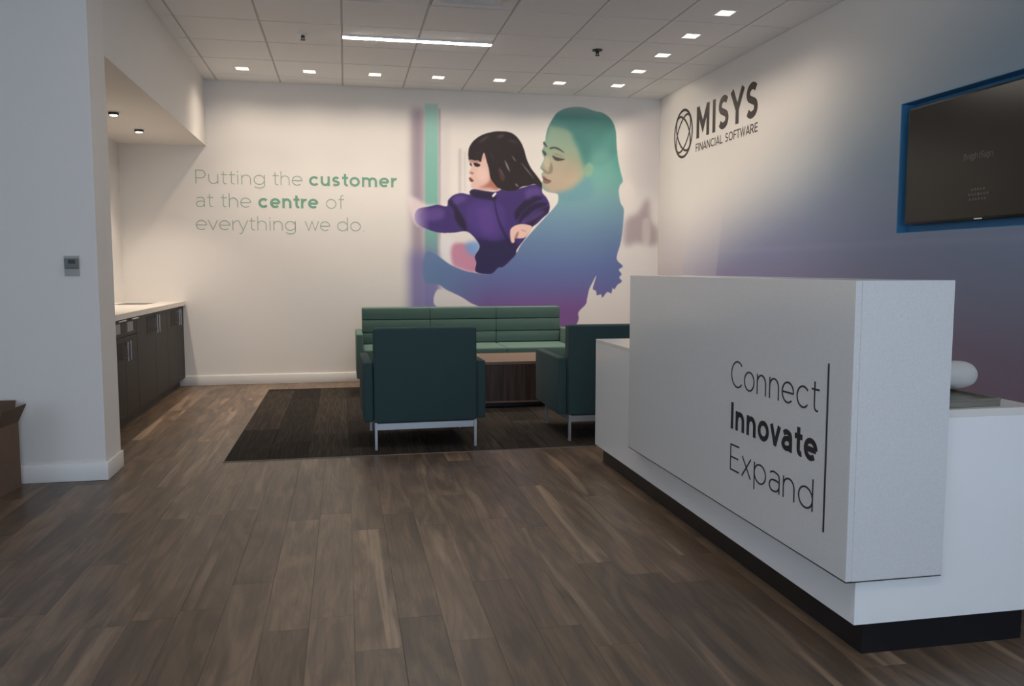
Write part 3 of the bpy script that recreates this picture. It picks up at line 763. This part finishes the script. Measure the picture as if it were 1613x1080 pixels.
def paint_mural():
    X0, X1, Z0, Z1, R = 560, 3434, 380, 3030, 2.5
    nx, nz = int((X1-X0)/R), int((Z1-Z0)/R)
    img = np.zeros((nz, nx, 3), np.float32)
    zz = (np.linspace(Z0, Z1, nz))[:, None]; xx = np.linspace(X0, X1, nx)[None, :]
    wl = np.clip((zz-900)/1000, 0, 1)[:, :, None]
    white = np.array([198, 187, 178], np.float32)*(1-wl)+np.array([222, 212, 200], np.float32)*wl
    img[:] = white
    def blur(a, s):
        if s < .6: return a
        r = int(s*2.6)+1; k = np.exp(-.5*(np.arange(-r, r+1)/s)**2); k /= k.sum()
        n0, n1 = a.shape
        f0 = np.fft.rfft(np.pad(a, ((r, r), (0, 0))), axis=0); kk = np.zeros(n0+2*r); kk[:2*r+1] = k
        a = np.fft.irfft(f0*np.fft.rfft(kk)[:, None], n=n0+2*r, axis=0)[2*r:2*r+n0]
        f1 = np.fft.rfft(np.pad(a, ((0, 0), (r, r))), axis=1); kk = np.zeros(n1+2*r); kk[:2*r+1] = k
        return np.fft.irfft(f1*np.fft.rfft(kk)[None, :], n=n1+2*r, axis=1)[:, 2*r:2*r+n1]
    def mask(key, s=0, curve=True, sx=1):
        P = MURAL[key]
        if curve: P = catmull(P, 4, True)
        P = [((x-X0)/R, (z-Z0)/R) for x, z in P]
        pad = int(s/R*3)+3
        a0 = max(0, int(min(p[0] for p in P))-pad); a1 = min(nx, int(max(p[0] for p in P))+pad)
        b0 = max(0, int(min(p[1] for p in P))-pad); b1 = min(nz, int(max(p[1] for p in P))+pad)
        gx = (np.arange(a0, a1)+.5)[None, :]; m = np.zeros((b1-b0, a1-a0), bool)
        gz = (np.arange(b0, b1)+.5)[:, None]
        for (px, pz), (qx, qz) in zip(P, P[1:]+P[:1]):
            if pz == qz: continue
            c = ((pz > gz) != (qz > gz)) & (gx < (qx-px)*(gz-pz)/(qz-pz)+px); m ^= c
        m = blur(m.astype(np.float32), max(s/R, .8))
        return m, (slice(b0, b1), slice(a0, a1))
    def fill(key, col, s=0, al=1., curve=True, within=None):
        m, sl = mask(key, s, curve)
        m = np.clip(m*al, 0, 1)
        if within is not None: m = m*within[sl]
        c = col[sl] if isinstance(col, np.ndarray) and col.ndim == 3 else np.array(col, np.float32)
        img[sl] = img[sl]*(1-m[..., None])+c*m[..., None]
    def full_mask(key, s=0):
        m, sl = mask(key, s); o = np.zeros((nz, nx), np.float32); o[sl] = np.clip(m, 0, 1); return o
    # soft background
    fill('rgrey', (196, 182, 178), 90, .5)
    fill('vdark', (140, 122, 132), 38, .85, False)
    fill('bl3', (206, 196, 190), 20, .6, False)
    fill('bl1', (176, 164, 164), 8, .55, False); fill('bl2', (196, 184, 180), 8, .5, False)
    tg = np.zeros((nz, nx, 3), np.float32)
    st = [(380, (100, 98, 140)), (900, (110, 106, 148)), (1250, (108, 130, 140)), (1700, (112, 165, 148)), (2200, (118, 172, 154)), (2900, (150, 190, 176))]
    for c in range(3): tg[..., c] = np.interp(zz[:, 0], [s[0] for s in st], [s[1][c] for s in st])[:, None]
    fill('edge', (150, 128, 140), 9, .7, False)
    fill('teal', tg, 7, .95, False)
    fill('teallow', (112, 104, 146), 60, .85, False)
    fill('pale', (214, 206, 206), 20, .7); fill('pink', (182, 120, 142), 16, .95); fill('blue', (108, 142, 186), 20, .9)
    fill('shb', (150, 130, 132), 30, .75); fill('shb2', (205, 190, 184), 12, .6); fill('hi1', (226, 214, 202), 20, .7)
    fill('lowhi', (196, 184, 180), 5)
    fill('rstrip', (150, 138, 148), 18, .75, False)
    # the woman: a flat colour silhouette
    g = np.zeros((nz, nx, 3), np.float32)
    st = [(380, (118, 74, 126)), (760, (108, 72, 122)), (930, (94, 84, 130)), (1180, (88, 100, 142)), (1450, (96, 118, 148)), (1750, (108, 140, 156)), (1980, (114, 156, 156)), (2200, (100, 160, 146)), (2420, (84, 150, 138)), (2640, (74, 134, 124)), (2760, (76, 128, 122))]
    for c in range(3): g[..., c] = np.interp(zz[:, 0], [s[0] for s in st], [s[1][c] for s in st])[:, None]
    lf = np.clip((1500-xx)/900, 0, 1)[..., None]*np.clip((1500-zz)/500, 0, 1)[..., None]
    g = g*(1-lf)+np.array((84, 122, 146), np.float32)*lf
    rt = np.clip((xx-2600)/500, 0, 1)[..., None]*np.clip((1700-zz)/500, 0, 1)[..., None]
    g = g*(1-.6*rt)+np.array((80, 96, 140), np.float32)*.6*rt
    wm = full_mask('woman', 3)
    fade = np.clip((xx-600)/300, 0, 1)
    img[:] = img*(1-(wm*fade)[..., None])+g*(wm*fade)[..., None]
    skin = np.zeros((nz, nx, 3), np.float32)
    st = [(1900, (168, 148, 126)), (2150, (176, 162, 134)), (2350, (160, 164, 134)), (2550, (140, 162, 138))]
    for c in range(3): skin[..., c] = np.interp(zz[:, 0], [s[0] for s in st], [s[1][c] for s in st])[:, None]
    fill('face', skin, 26, 1.0, within=wm)
    fill('cheek', (184, 162, 138), 26, .6, within=wm)
    fill('crown', (78, 132, 122), 18, .85, within=wm)
    fill('side', (72, 124, 116), 26, .75, within=wm)
    fill('neck', (104, 146, 152), 24, .85, within=wm)
    fill('hairlight', (116, 162, 150), 40, .5, within=wm)
    fill('ear', (140, 166, 138), 8, .75, within=wm)
    fill('nosel', (196, 178, 156), 6, .6, within=wm); fill('noses', (118, 104, 88), 5, .6, within=wm)
    fill('lidr', (140, 130, 106), 7, .8, within=wm)
    for k in ('browl', 'browr', 'eyel', 'eyer'): fill(k, (66, 64, 60), 3.5, .95, within=wm)
    fill('lips', (132, 92, 84), 3.5, .9, within=wm); fill('lipline', (84, 56, 54), 2.5, .9, within=wm)
    # the child
    am = full_mask('jacket', 3)
    fill('arm', (222, 202, 198), 16, .9)
    jf = np.clip((xx-690)/200, 0, 1)
    J = np.zeros((nz, nx, 3), np.float32); J[:] = (60, 40, 100)
    J = J*jf[..., None]+np.array((196, 176, 200), np.float32)*(1-jf[..., None])
    fill('cface', (216, 178, 162), 3); 
    fill('jacket', J, 3)
    fill('jmid', (74, 50, 120), 26, .75, within=am); fill('jlight5', (90, 60, 130), 24, .6, within=am)
    fill('pants', (34, 26, 66), 14, .95, within=am)
    for k in ('jfold1', 'jfold2', 'jfold3', 'jfold4', 'jfold6'): fill(k, (26, 16, 44), 8, .85, within=am)
    fill('jfold5', (34, 22, 62), 4, .7, within=am)
    for k in ('jlight1', 'jlight2', 'jlight3', 'jlight4'): fill(k, (112, 82, 148), 16, .5, within=am)
    fill('zip', (224, 214, 214), 2)
    fill('handr', (222, 182, 166), 3); fill('handsh1', (150, 96, 84), 4, .7); fill('handsh2', (176, 128, 114), 5, .6)
    fill('cshade', (156, 88, 70), 14, .8); fill('ccheek', (226, 190, 176), 14, .7); fill('cshade2', (150, 100, 92), 8, .6)
    fill('ceye', (34, 22, 28), 2.5); fill('ceye2', (60, 40, 44), 2.5); fill('cnose', (136, 84, 72), 4, .8); fill('cmouth', (104, 44, 44), 3.5, .95)
    hm = full_mask('hair', 3)
    fill('hair', (30, 22, 24), 3); fill('cearr', (110, 62, 62), 9, .55, within=hm)
    for i in range(11): fill('st%d' % i, ((170, 150, 156), (150, 134, 140), (140, 124, 132), (70, 56, 60), (190, 176, 180), (90, 70, 76), (92, 76, 88), (104, 88, 100), (84, 68, 78), (80, 64, 68), (80, 64, 68))[i], 4 if i < 6 else 12, .8, within=hm)
    # thin lashes of hair at the silhouette edge are part of the outline; fade the sheet's own borders into the wall
    ed = np.clip((xx-X0)/160, 0, 1)*np.clip((zz-Z0)/90, 0, 1)*np.clip((Z1+40-zz)/260, 0, 1)
    img[:] = img*ed[..., None]+white*(1-ed[..., None])
    lin = lambda a: np.where(a > 10.3, ((a/255+.055)/1.055)**2.4, a/255/12.92)
    alb = lin(img)/lin(white*np.ones_like(img))*np.array(CREAM[:3])
    alb = alb[:nz//2*2, :nx//2*2].reshape(nz//2, 2, nx//2, 2, 3).mean((1, 3))
    h, w = alb.shape[:2]
    gx = np.linspace(X0, X1, w)/1000; gz = np.linspace(Z0, Z1, h)/1000
    co = np.zeros((h, w, 3), np.float32); co[..., 0] = gx[None]; co[..., 1] = D-.0015; co[..., 2] = gz[:, None]
    me = bpy.data.meshes.new('mural_print')
    me.vertices.add(h*w); me.vertices.foreach_set('co', co.ravel())
    ii = (np.arange(h-1)[:, None]*w+np.arange(w-1)[None]).ravel()
    q = np.stack([ii, ii+1, ii+w+1, ii+w], 1).astype(np.int32)
    me.loops.add(q.size); me.loops.foreach_set('vertex_index', q.ravel())
    me.polygons.add(len(q)); me.polygons.foreach_set('loop_start', np.arange(0, q.size, 4, dtype=np.int32))
    me.update(calc_edges=True)
    at = me.color_attributes.new('print', 'FLOAT_COLOR', 'POINT')
    ca = np.ones((h*w, 4), np.float32); ca[:, :3] = alb.reshape(-1, 3); at.data.foreach_set('color', ca.ravel())
    me.materials.append(M['mural'])
    o = bpy.data.objects.new('wall_mural', me); C.objects.link(o)
    tag(o, 'printed wall mural of a child in a purple jacket held by a teal silhouetted woman', 'mural')
paint_mural()

# ------------------------------------------------------------------ lettering on the walls
sl = thing('wall_slogan', 'green slogan lettering in three lines on the cream wall left of the mural', 'lettering', (0, D, 1.5))
def sw(text, x0, x1, z, bold=False):
    word(sl, text, (x0, -.0002, z-1.5), (1, 0, 0), (0, 0, 1), (0, -1, 0), .137, .17 if bold else .06, x1-x0, M['lett_bold' if bold else 'lett_thin'])
sw('Putting', -1.445, -.779, 2.027); sw('the', -.702, -.414, 2.027); sw('customer', -.344, .545, 2.027, True)
sw('at', -1.448, -1.282, 1.798); sw('the', -1.21, -.922, 1.798); sw('centre', -.848, -.26, 1.798, True); sw('of', -.18, .005, 1.798)
sw('everything', -1.455, -.486, 1.570); sw('we', -.395, -.146, 1.570); sw('do.', -.071, .203, 1.570)

lg = thing('wall_logo', 'dark grey company lettering with a ringed globe emblem high on the right wall', 'sign', (XR, 7.2, 2.5))
word(lg, 'MISYS', (-.0002, 7.836-7.2, 2.464-2.5), (0, -1, 0), (0, 0, 1), (-1, 0, 0), .305, .20, 7.836-6.58, M['vinyl'], gap=.17)
word(lg, 'FINANCIAL', (-.0002, 7.846-7.2, 2.338-2.5), (0, -1, 0), (0, 0, 1), (-1, 0, 0), .078, .14, .60, M['vinyl'], gap=.14)
word(lg, 'SOFTWARE', (-.0002, 7.190-7.2, 2.338-2.5), (0, -1, 0), (0, 0, 1), (-1, 0, 0), .078, .14, .61, M['vinyl'], gap=.14)
bm = bmesh.new()
def ell(a, b, tilt, w, d):
    ct, st_ = math.cos(math.radians(tilt)), math.sin(math.radians(tilt))
    P = [(a*math.cos(q)*ct-b*math.sin(q)*st_, a*math.cos(q)*st_+b*math.sin(q)*ct) for q in np.linspace(0, 2*PI, 57)]
    ribbon(bm, P, w, lambda p, r, dd: Vector((-dd, -p, r)), d)
ell(.226, .236, 0, .026, .0012); ell(.222, .126, 45, .022, .0013); ell(.222, .126, 135, .022, .0014)
o = link('emblem', bm, M['vinyl'], lg); o.location = (-.0002, 8.165-7.2, 2.567-2.5)

# ------------------------------------------------------------------ television in its niche
t = thing('television', 'wall-mounted black flat television in the blue recess of the right wall', 'television', (XR+ND, 4.02, 1.8))
TY, TW, TZ0, TZ1 = 4.64, 1.27, 1.452-1.8, 2.163-1.8
y1, y0 = TY-4.02, TY-TW-4.02
tf = boxo('casing', M['tvframe'], t, -ND-.004, y0, TZ0, -.030, y1, TZ1, bev=.003)
boxo('screen', M['screen'], t, -ND-.0055, y0+.011, TZ0+.016, -ND-.0035, y1-.011, TZ1-.011)
boxo('wall_bracket', M['black'], t, -.030, y0+.4, -.2, -.0005, y1-.4, .2)
boxo('badge', M['chrome'], t, -ND-.0065, -.03, TZ0+.004, -ND-.004, .03, TZ0+.010)
word(t, 'BrightSign', (-ND-.0056, 4.149-4.02, 1.790-1.8), (0, -1, 0), (0, 0, 1), (-1, 0, 0), .036, .14, .215, M['tvtext'], depth=.0004, name='screen_letter')
bm = bmesh.new()
for a, b, c in ((-.05, .05, .030), (-.075, .075, .002), (-.06, .06, -.024)):
    for q in np.arange(a, b, .022): box(bm, -.0004, q, c, 0, q+.014, c+.013)
o = link('screen_caption', bm, M['tvtext'], t); o.location = (-ND-.0056, 4.03-4.02, 1.585-1.8)

# ------------------------------------------------------------------ reception desk
BX0, BX1, BY0, BY1 = 1.49, 2.11, 2.169, 4.826
dk = thing('reception_desk', 'white gloss reception desk with a raised speckled grey counter block and lettering', 'desk', (BX0, BY0, 0))
def dl(*b): return (b[0]-BX0, b[1]-BY0, b[2], b[3]-BX0, b[4]-BY0, b[5])
boxo('toe_kick', M['kick'], dk, *dl(BX0+.05, BY0+.03, 0, BX1, BY1-.01, .1085))
boxo('front_panel', M['gloss'], dk, *dl(BX0, BY0+.0175, .108, BX0+.018, BY1, .733), bev=.0008, seg=1, smooth=False)
boxo('end_panel', M['gloss'], dk, *dl(BX0, BY0, .108, BX1, BY0+.018, .733), bev=.0008, seg=1, smooth=False)
boxo('end_panel', M['gloss'], dk, *dl(BX0+.018, BY1-.018, .108, BX1, BY1, .733), bev=.0008, seg=1, smooth=False)
boxo('bottom_panel', M['gloss'], dk, *dl(BX0+.018, BY0+.018, .108, BX1, BY1-.018, .126))
boxo('worktop', M['edgeband'], dk, *dl(BX0, BY0, .733, BX1, BY1, .757), bev=.001, seg=1, smooth=False)
KX0, KX1, KY0, KY1, KZ0, KZ1 = 1.445, 1.770, 2.152, 4.092, .252, 1.148
ku = .02
bm = bmesh.new()
box(bm, *dl(KX0, KY0, KZ0, KX0+ku, KY1, KZ1), bev=.001, seg=1)
blk = link('counter_block', bm, M['quartz'], dk)
bm = bmesh.new()
box(bm, *dl(KX0+ku+.0002, KY0, KZ0, KX1, BY0-.0005, KZ1)); box(bm, *dl(KX0+ku+.0002, BY0-.0005, .757, KX1, BY0+.012, KZ1)); box(bm, *dl(KX0+ku+.0002, KY1-ku, .757, KX1, KY1, KZ1))
box(bm, *dl(KX0+ku+.0002, BY0+.012, KZ1-ku, KX1, KY1-ku, KZ1)); box(bm, *dl(KX1-ku, BY0+.012, .757, KX1, KY1-ku, KZ1-ku))
box(bm, *dl(KX0+ku+.0002, BY0, KZ0, BX0-.0003, KY1, .757))
link('block_return', bm, M['quartz'], dk)
boxo('shadow_strip', M['kick'], dk, *dl(KX0+.001, KY0+.001, KZ0-.004, KX1-.001, BY0, KZ0))  # dark strips drawn in for the shadow line under the block
boxo('shadow_strip', M['kick'], dk, *dl(KX0+.001, BY0, KZ0-.004, BX0, KY1-.001, KZ0))
def dw(text, z, w, y0, y1):
    word(blk, text, (KX0-BX0-.0001, y0-BY0, z), (0, -1, 0), (0, 0, 1), (-1, 0, 0), .1025, w, y0-y1, M['deskvinyl'], gap=.18)
dw('Connect', .7335, .058, 2.925, 2.322); dw('Innovate', .572, .178, 2.918, 2.325); dw('Expand', .4115, .058, 2.918, 2.338)
boxo('letter_rule', M['deskvinyl'], blk, KX0-BX0-.0013, 2.276-BY0-.004, .366, KX0-BX0-.0001, 2.276-BY0+.004, .894)

# things on the worktop
t = thing('document_tray', 'shallow grey-beige tray lying on the desk worktop beside the block', 'tray', (1.885, 2.325, .7572), math.radians(2))
bm = bmesh.new(); box(bm, -.10, -.13, 0, .10, .13, .018, bev=.002)
link('tray_body', bm, M['tray'], t, True)
bm = bmesh.new(); box(bm, -.10, -.13, .018, -.094, .13, .026); box(bm, .094, -.13, .018, .10, .13, .026); box(bm, -.094, -.13, .018, .094, -.124, .026); box(bm, -.094, .124, .018, .094, .13, .026)
link('tray_rim', bm, M['tray'], t)
bm = bmesh.new()
prof = [(.010, .008), (.026, .002), (.030, .0), (.045, .012), (.047, .04), (.047, .21), (.0455, .232), (.042, .252), (.036, .268), (.027, .278), (.014, .283), (.004, .284)]
lathe(bm, [(r, h-.17) for r, h in prof], (0, 0, 0), 28, 'x')
o = link('wrapped_roll', bm, M['roll'], None, True); o.location = (1.948, 2.402, .7572+.026+.0472)
tag(o, 'white round-ended roll lying on the grey tray behind the counter block', 'roll')
bm = bmesh.new()
for q, s in ((-.01, 20), (.012, 5), (.022, 30)):
    a = math.radians(70+s); box(bm, q, -math.cos(a)*.0475-.003, math.sin(a)*.047-.002, q+.006, -math.cos(a)*.0475+.003, math.sin(a)*.047+.0012)
link('print_mark', bm, M['black'], o)

# ------------------------------------------------------------------ lounge seating
def make_chair():
    t = thing('lounge_armchair', 'teal upholstered armchair on thin steel legs, seen from behind in front of the coffee table', 'armchair')
    w = .80                                   # origin: middle of the back edge on the floor, front is +y
    boxo('backrest', M['teal'], t, -.338, 0, .178, .338, .115, .80, bev=.016, seg=3)
    for s in (-1, 1):
        a, b = sorted((s*.340, s*.402))
        boxo('armrest', M['teal'], t, a, .03, .185, b, .735, .575, bev=.012, seg=3)
    boxo('seat_base', M['teal'], t, -.338, .117, .185, .338, .70, .30, bev=.01)
    boxo('seat_cushion', M['teal'], t, -.336, .118, .302, .336, .735, .43, bev=.025, seg=3)
    bm = bmesh.new(); box(bm, -.318, .006, .136, .318, .018, .177); box(bm, -.318, .69, .136, .318, .702, .177); box(bm, -.330, .018, .136, -.318, .69, .177); box(bm, .318, .018, .136, .330, .69, .177)
    link('frame_rail', bm, M['legsteel'], t)
    for x in (-.327, .327):
        for y in (.012, .68): boxo('leg', M['legsteel'], t, x-.008, y-.012, .0046, x+.008, y+.012, .184)
    return t
ch = make_chair(); ch.location = (.508, 5.388, 0); ch.rotation_euler.z = math.radians(1.2); ch['group'] = 'teal lounge armchairs'
dup(ch, (1.822, 5.425, 0), 0, 'teal upholstered armchair on thin steel legs, half hidden by the reception desk')

t = thing('lounge_sofa', 'long teal upholstered sofa with channelled back against the mural wall', 'sofa', (1.168, 7.74, 0))
HWs = 1.012; DP = .75
rows = [(.20, .435), (.437, .548), (.552, .675), (.679, .795)]
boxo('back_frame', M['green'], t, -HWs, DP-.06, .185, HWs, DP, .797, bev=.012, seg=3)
for z0, z1 in rows[1:]:
    for a, b in ((-HWs, -HWs/3), (-HWs/3, HWs/3), (HWs/3, HWs)):
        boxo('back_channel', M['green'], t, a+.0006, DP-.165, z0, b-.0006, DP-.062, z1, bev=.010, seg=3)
for s in (-1, 1):
    a, b = sorted((s*(HWs+.002), s*(HWs+.066)))
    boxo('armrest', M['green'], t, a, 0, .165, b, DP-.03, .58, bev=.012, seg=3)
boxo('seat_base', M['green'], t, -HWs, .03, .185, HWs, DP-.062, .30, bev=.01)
for a, b in ((-HWs, -HWs/3), (-HWs/3, HWs/3), (HWs/3, HWs)):
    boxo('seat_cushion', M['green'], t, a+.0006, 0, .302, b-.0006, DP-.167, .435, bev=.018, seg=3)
bm = bmesh.new(); box(bm, -HWs+.02, .04, .136, HWs-.02, .052, .184); box(bm, -HWs+.02, DP-.05, .136, HWs-.02, DP-.038, .184)
link('frame_rail', bm, M['legsteel'], t)
for x in (-HWs+.028, 0, HWs-.028):
    for y in (.034, DP-.044): boxo('leg', M['legsteel'], t, x-.008, y-.012, .0046, x+.008, y+.012, .184)

t = thing('coffee_table', 'low boxy dark walnut coffee table with paler top between sofa and armchairs', 'coffee table', (1.17, 6.85, 0))
hw, dp = .61, .72
boxo('table_top', M['tabletop'], t, -hw, 0, .375, hw, dp, .40, bev=.0015, seg=1, smooth=False)
boxo('front_panel', M['table'], t, -hw, .003, .062, hw, .021, .375)
boxo('rear_panel', M['table'], t, -hw, dp-.021, .062, hw, dp-.003, .375)
for s in (-1, 1):
    a, b = sorted((s*hw, s*(hw-.018))); boxo('side_panel', M['table'], t, a, .021, .062, b, dp-.021, .375)
boxo('bottom_edge', M['tabletop'], t, -hw, 0, .05, hw, dp, .062)
boxo('plinth', M['black'], t, -hw+.08, .08, .0046, hw-.08, dp-.08, .05)

# ------------------------------------------------------------------ alcove cabinets and worktop
CFX = -1.602
def handle_v(par, y, z0, z1):
    bm = bmesh.new(); cyl(bm, (.030, y, z0), (.030, y, z1), .005, n=10)
    for z in (z0+.018, z1-.018): cyl(bm, (0, y, z), (.030, y, z), .004, n=8)
    return link('handle', bm, M['steel'], par, True)
def handle_h(par, z, y0, y1):
    bm = bmesh.new(); cyl(bm, (.028, y0, z), (.028, y1, z), .005, n=10)
    for y in (y0+.018, y1-.018): cyl(bm, (0, y, z), (.028, y, z), .004, n=8)
    return link('handle', bm, M['steel'], par, True)
def cabinet(y0, y1, ym, drawers, label):
    t = thing('base_cabinet', label, 'cabinet', (CFX, y0, 0), 0, 'dark cabinets under the alcove worktop')
    L = y1-y0; m = ym-y0; dep = AX-CFX+.002
    bm = bmesh.new(); box(bm, dep, .001, .085, -.020, .018, .828); box(bm, dep, L-.018, .085, -.020, L-.001, .828); box(bm, dep, .018, .085, -.020, L-.018, .103); box(bm, dep, .018, .103, dep+.008, L-.018, .828)
    link('carcass', bm, M['cabdark'], t)
    boxo('toe_kick', M['cabdark'], t, dep+.05, .001, 0, -.055, L-.001, .085)
    ztop = .680 if drawers else .822
    for a, b, near in ((0, m, True), (m, L, False)):
        d = boxo('door', M['cabinet'], t, -.019, a+.0015, .088, 0, b-.0015, ztop, bev=.001, seg=1, smooth=False)
        yh = m-.042 if near else m+.042
        hz = (.508, .648) if drawers else (.640, .792)
        handle_v(d, yh, *hz)
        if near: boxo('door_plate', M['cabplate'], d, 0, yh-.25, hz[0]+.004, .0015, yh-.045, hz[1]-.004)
        if drawers:
            dr = boxo('drawer', M['cabinet'], t, -.019, a+.0015, .684, 0, b-.0015, .822, bev=.001, seg=1, smooth=False)
            c = (a+b)/2; handle_h(dr, .806, c-.07, c+.13)
            boxo('drawer_plate', M['cabpale'], dr, 0, c-.10, .712, .0015, c+.075, .785)  # thin pale rectangle on the drawer front
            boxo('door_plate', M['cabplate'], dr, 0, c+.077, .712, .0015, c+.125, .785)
cabinet(8.03, 8.805, 8.48, False, 'dark grey two-door base cabinet at the far end of the alcove by the mural wall')
cabinet(6.90, 8.028, 7.53, False, 'dark grey two-door base cabinet in the middle of the alcove run')
cabinet(6.15, 6.898, 6.535, True, 'dark grey base cabinet with two drawers over its doors, nearest the pillar')
t = thing('alcove_worktop', 'pale stone worktop along the top of the alcove cabinets', 'worktop', (CFX, PY1, 0))
bm = bmesh.new(); a0, a1, z0, z1 = AX-CFX+.001, .024, .829, .859; L = D-PY1-.001
s0, s1, h0, h1 = -.46, -.17, 7.98-PY1, 8.50-PY1
box(bm, a0, .001, z0, a1, h0, z1); box(bm, a0, h1, z0, a1, L, z1); box(bm, a0, h0, z0, s0, h1, z1); box(bm, s1, h0, z0, a1, h1, z1)
link('stone_slab', bm, M['worktop'], t)
boxo('front_edge', M['worktop'], t, a1-.003, .001, .818, a1, L, .8288)
for a, b in ((h0+.001, (h0+h1)/2-.012), ((h0+h1)/2+.012, h1-.001)):
    bm = bmesh.new(); z = .8292
    box(bm, s0+.001, a, z, s1-.001, b, z+.003); box(bm, s0+.001, a, z, s0+.004, b, .856); box(bm, s1-.004, a, z, s1-.001, b, .856); box(bm, s0, a, z, s1, a+.003, .856); box(bm, s0, b-.003, z, s1, b, .856)
    link('sink_bowl', bm, M['steel'], t)
boxo('sink_divider', M['steel'], t, s0+.001, (h0+h1)/2-.011, .83, s1-.001, (h0+h1)/2+.011, .857, bev=.004)

# ------------------------------------------------------------------ thermostat on the pillar wall
t = thing('thermostat', 'small grey thermostat with a dark display on an off-white wall plate, pillar wall', 'thermostat', (-1.463, PY0, 1.205))
boxo('wall_plate', M['plate'], t, -.040, -.006, -.062, .036, -.0003, .048, bev=.002)
boxo('device_body', M['device'], t, -.034, -.022, -.022, .036, -.006, .034, bev=.003)
boxo('display', M['lcd'], t, -.015, -.0235, .004, .022, -.0215, .026)

# ------------------------------------------------------------------ cardboard box at the left edge
t = thing('cardboard_box', 'open brown cardboard box with raised flaps at the left edge by the pillar wall', 'box', (-1.965, 4.765, 0), math.radians(-6))
bw, bd, bh, th = .205, .125, .36, .004
bm = bmesh.new(); box(bm, -bw, -bd, .001, bw, bd, .006); box(bm, -bw, -bd, .006, -bw+th, bd, bh); box(bm, bw-th, -bd, .006, bw, bd, bh); box(bm, -bw+th, -bd, .006, bw-th, -bd+th, bh); box(bm, -bw+th, bd-th, .006, bw-th, bd, bh)
link('carton_walls', bm, M['carton'], t)
def flap(p0, p1, out, h, name='flap'):
    p0, p1, out = Vector(p0), Vector(p1), Vector(out)
    n = (p1-p0).cross(out+Vector((0, 0, h))).normalized()*th
    q = [p0, p1, p1+out+Vector((0, 0, h)), p0+out+Vector((0, 0, h))]
    bm = bmesh.new(); A = [bm.verts.new(v) for v in q]; B = [bm.verts.new(v+n) for v in q]
    bm.faces.new(A); bm.faces.new(B[::-1])
    for i in range(4): bm.faces.new((A[i], A[(i+1) % 4], B[(i+1) % 4], B[i]))
    link(name, bm, M['carton_in'], t)
flap((bw-.003, -bd, bh), (bw-.003, bd, bh), (.045, 0, 0), .095)
flap((-bw, -bd+.003, bh), (bw-.02, -bd+.003, bh), (0, -.04, 0), .10)
flap((-bw+.003, -bd, bh), (-bw+.003, bd, bh), (-.05, 0, 0), .09)
flap((-bw, bd-.003, bh), (bw-.02, bd-.003, bh), (0, .03, 0), .11)
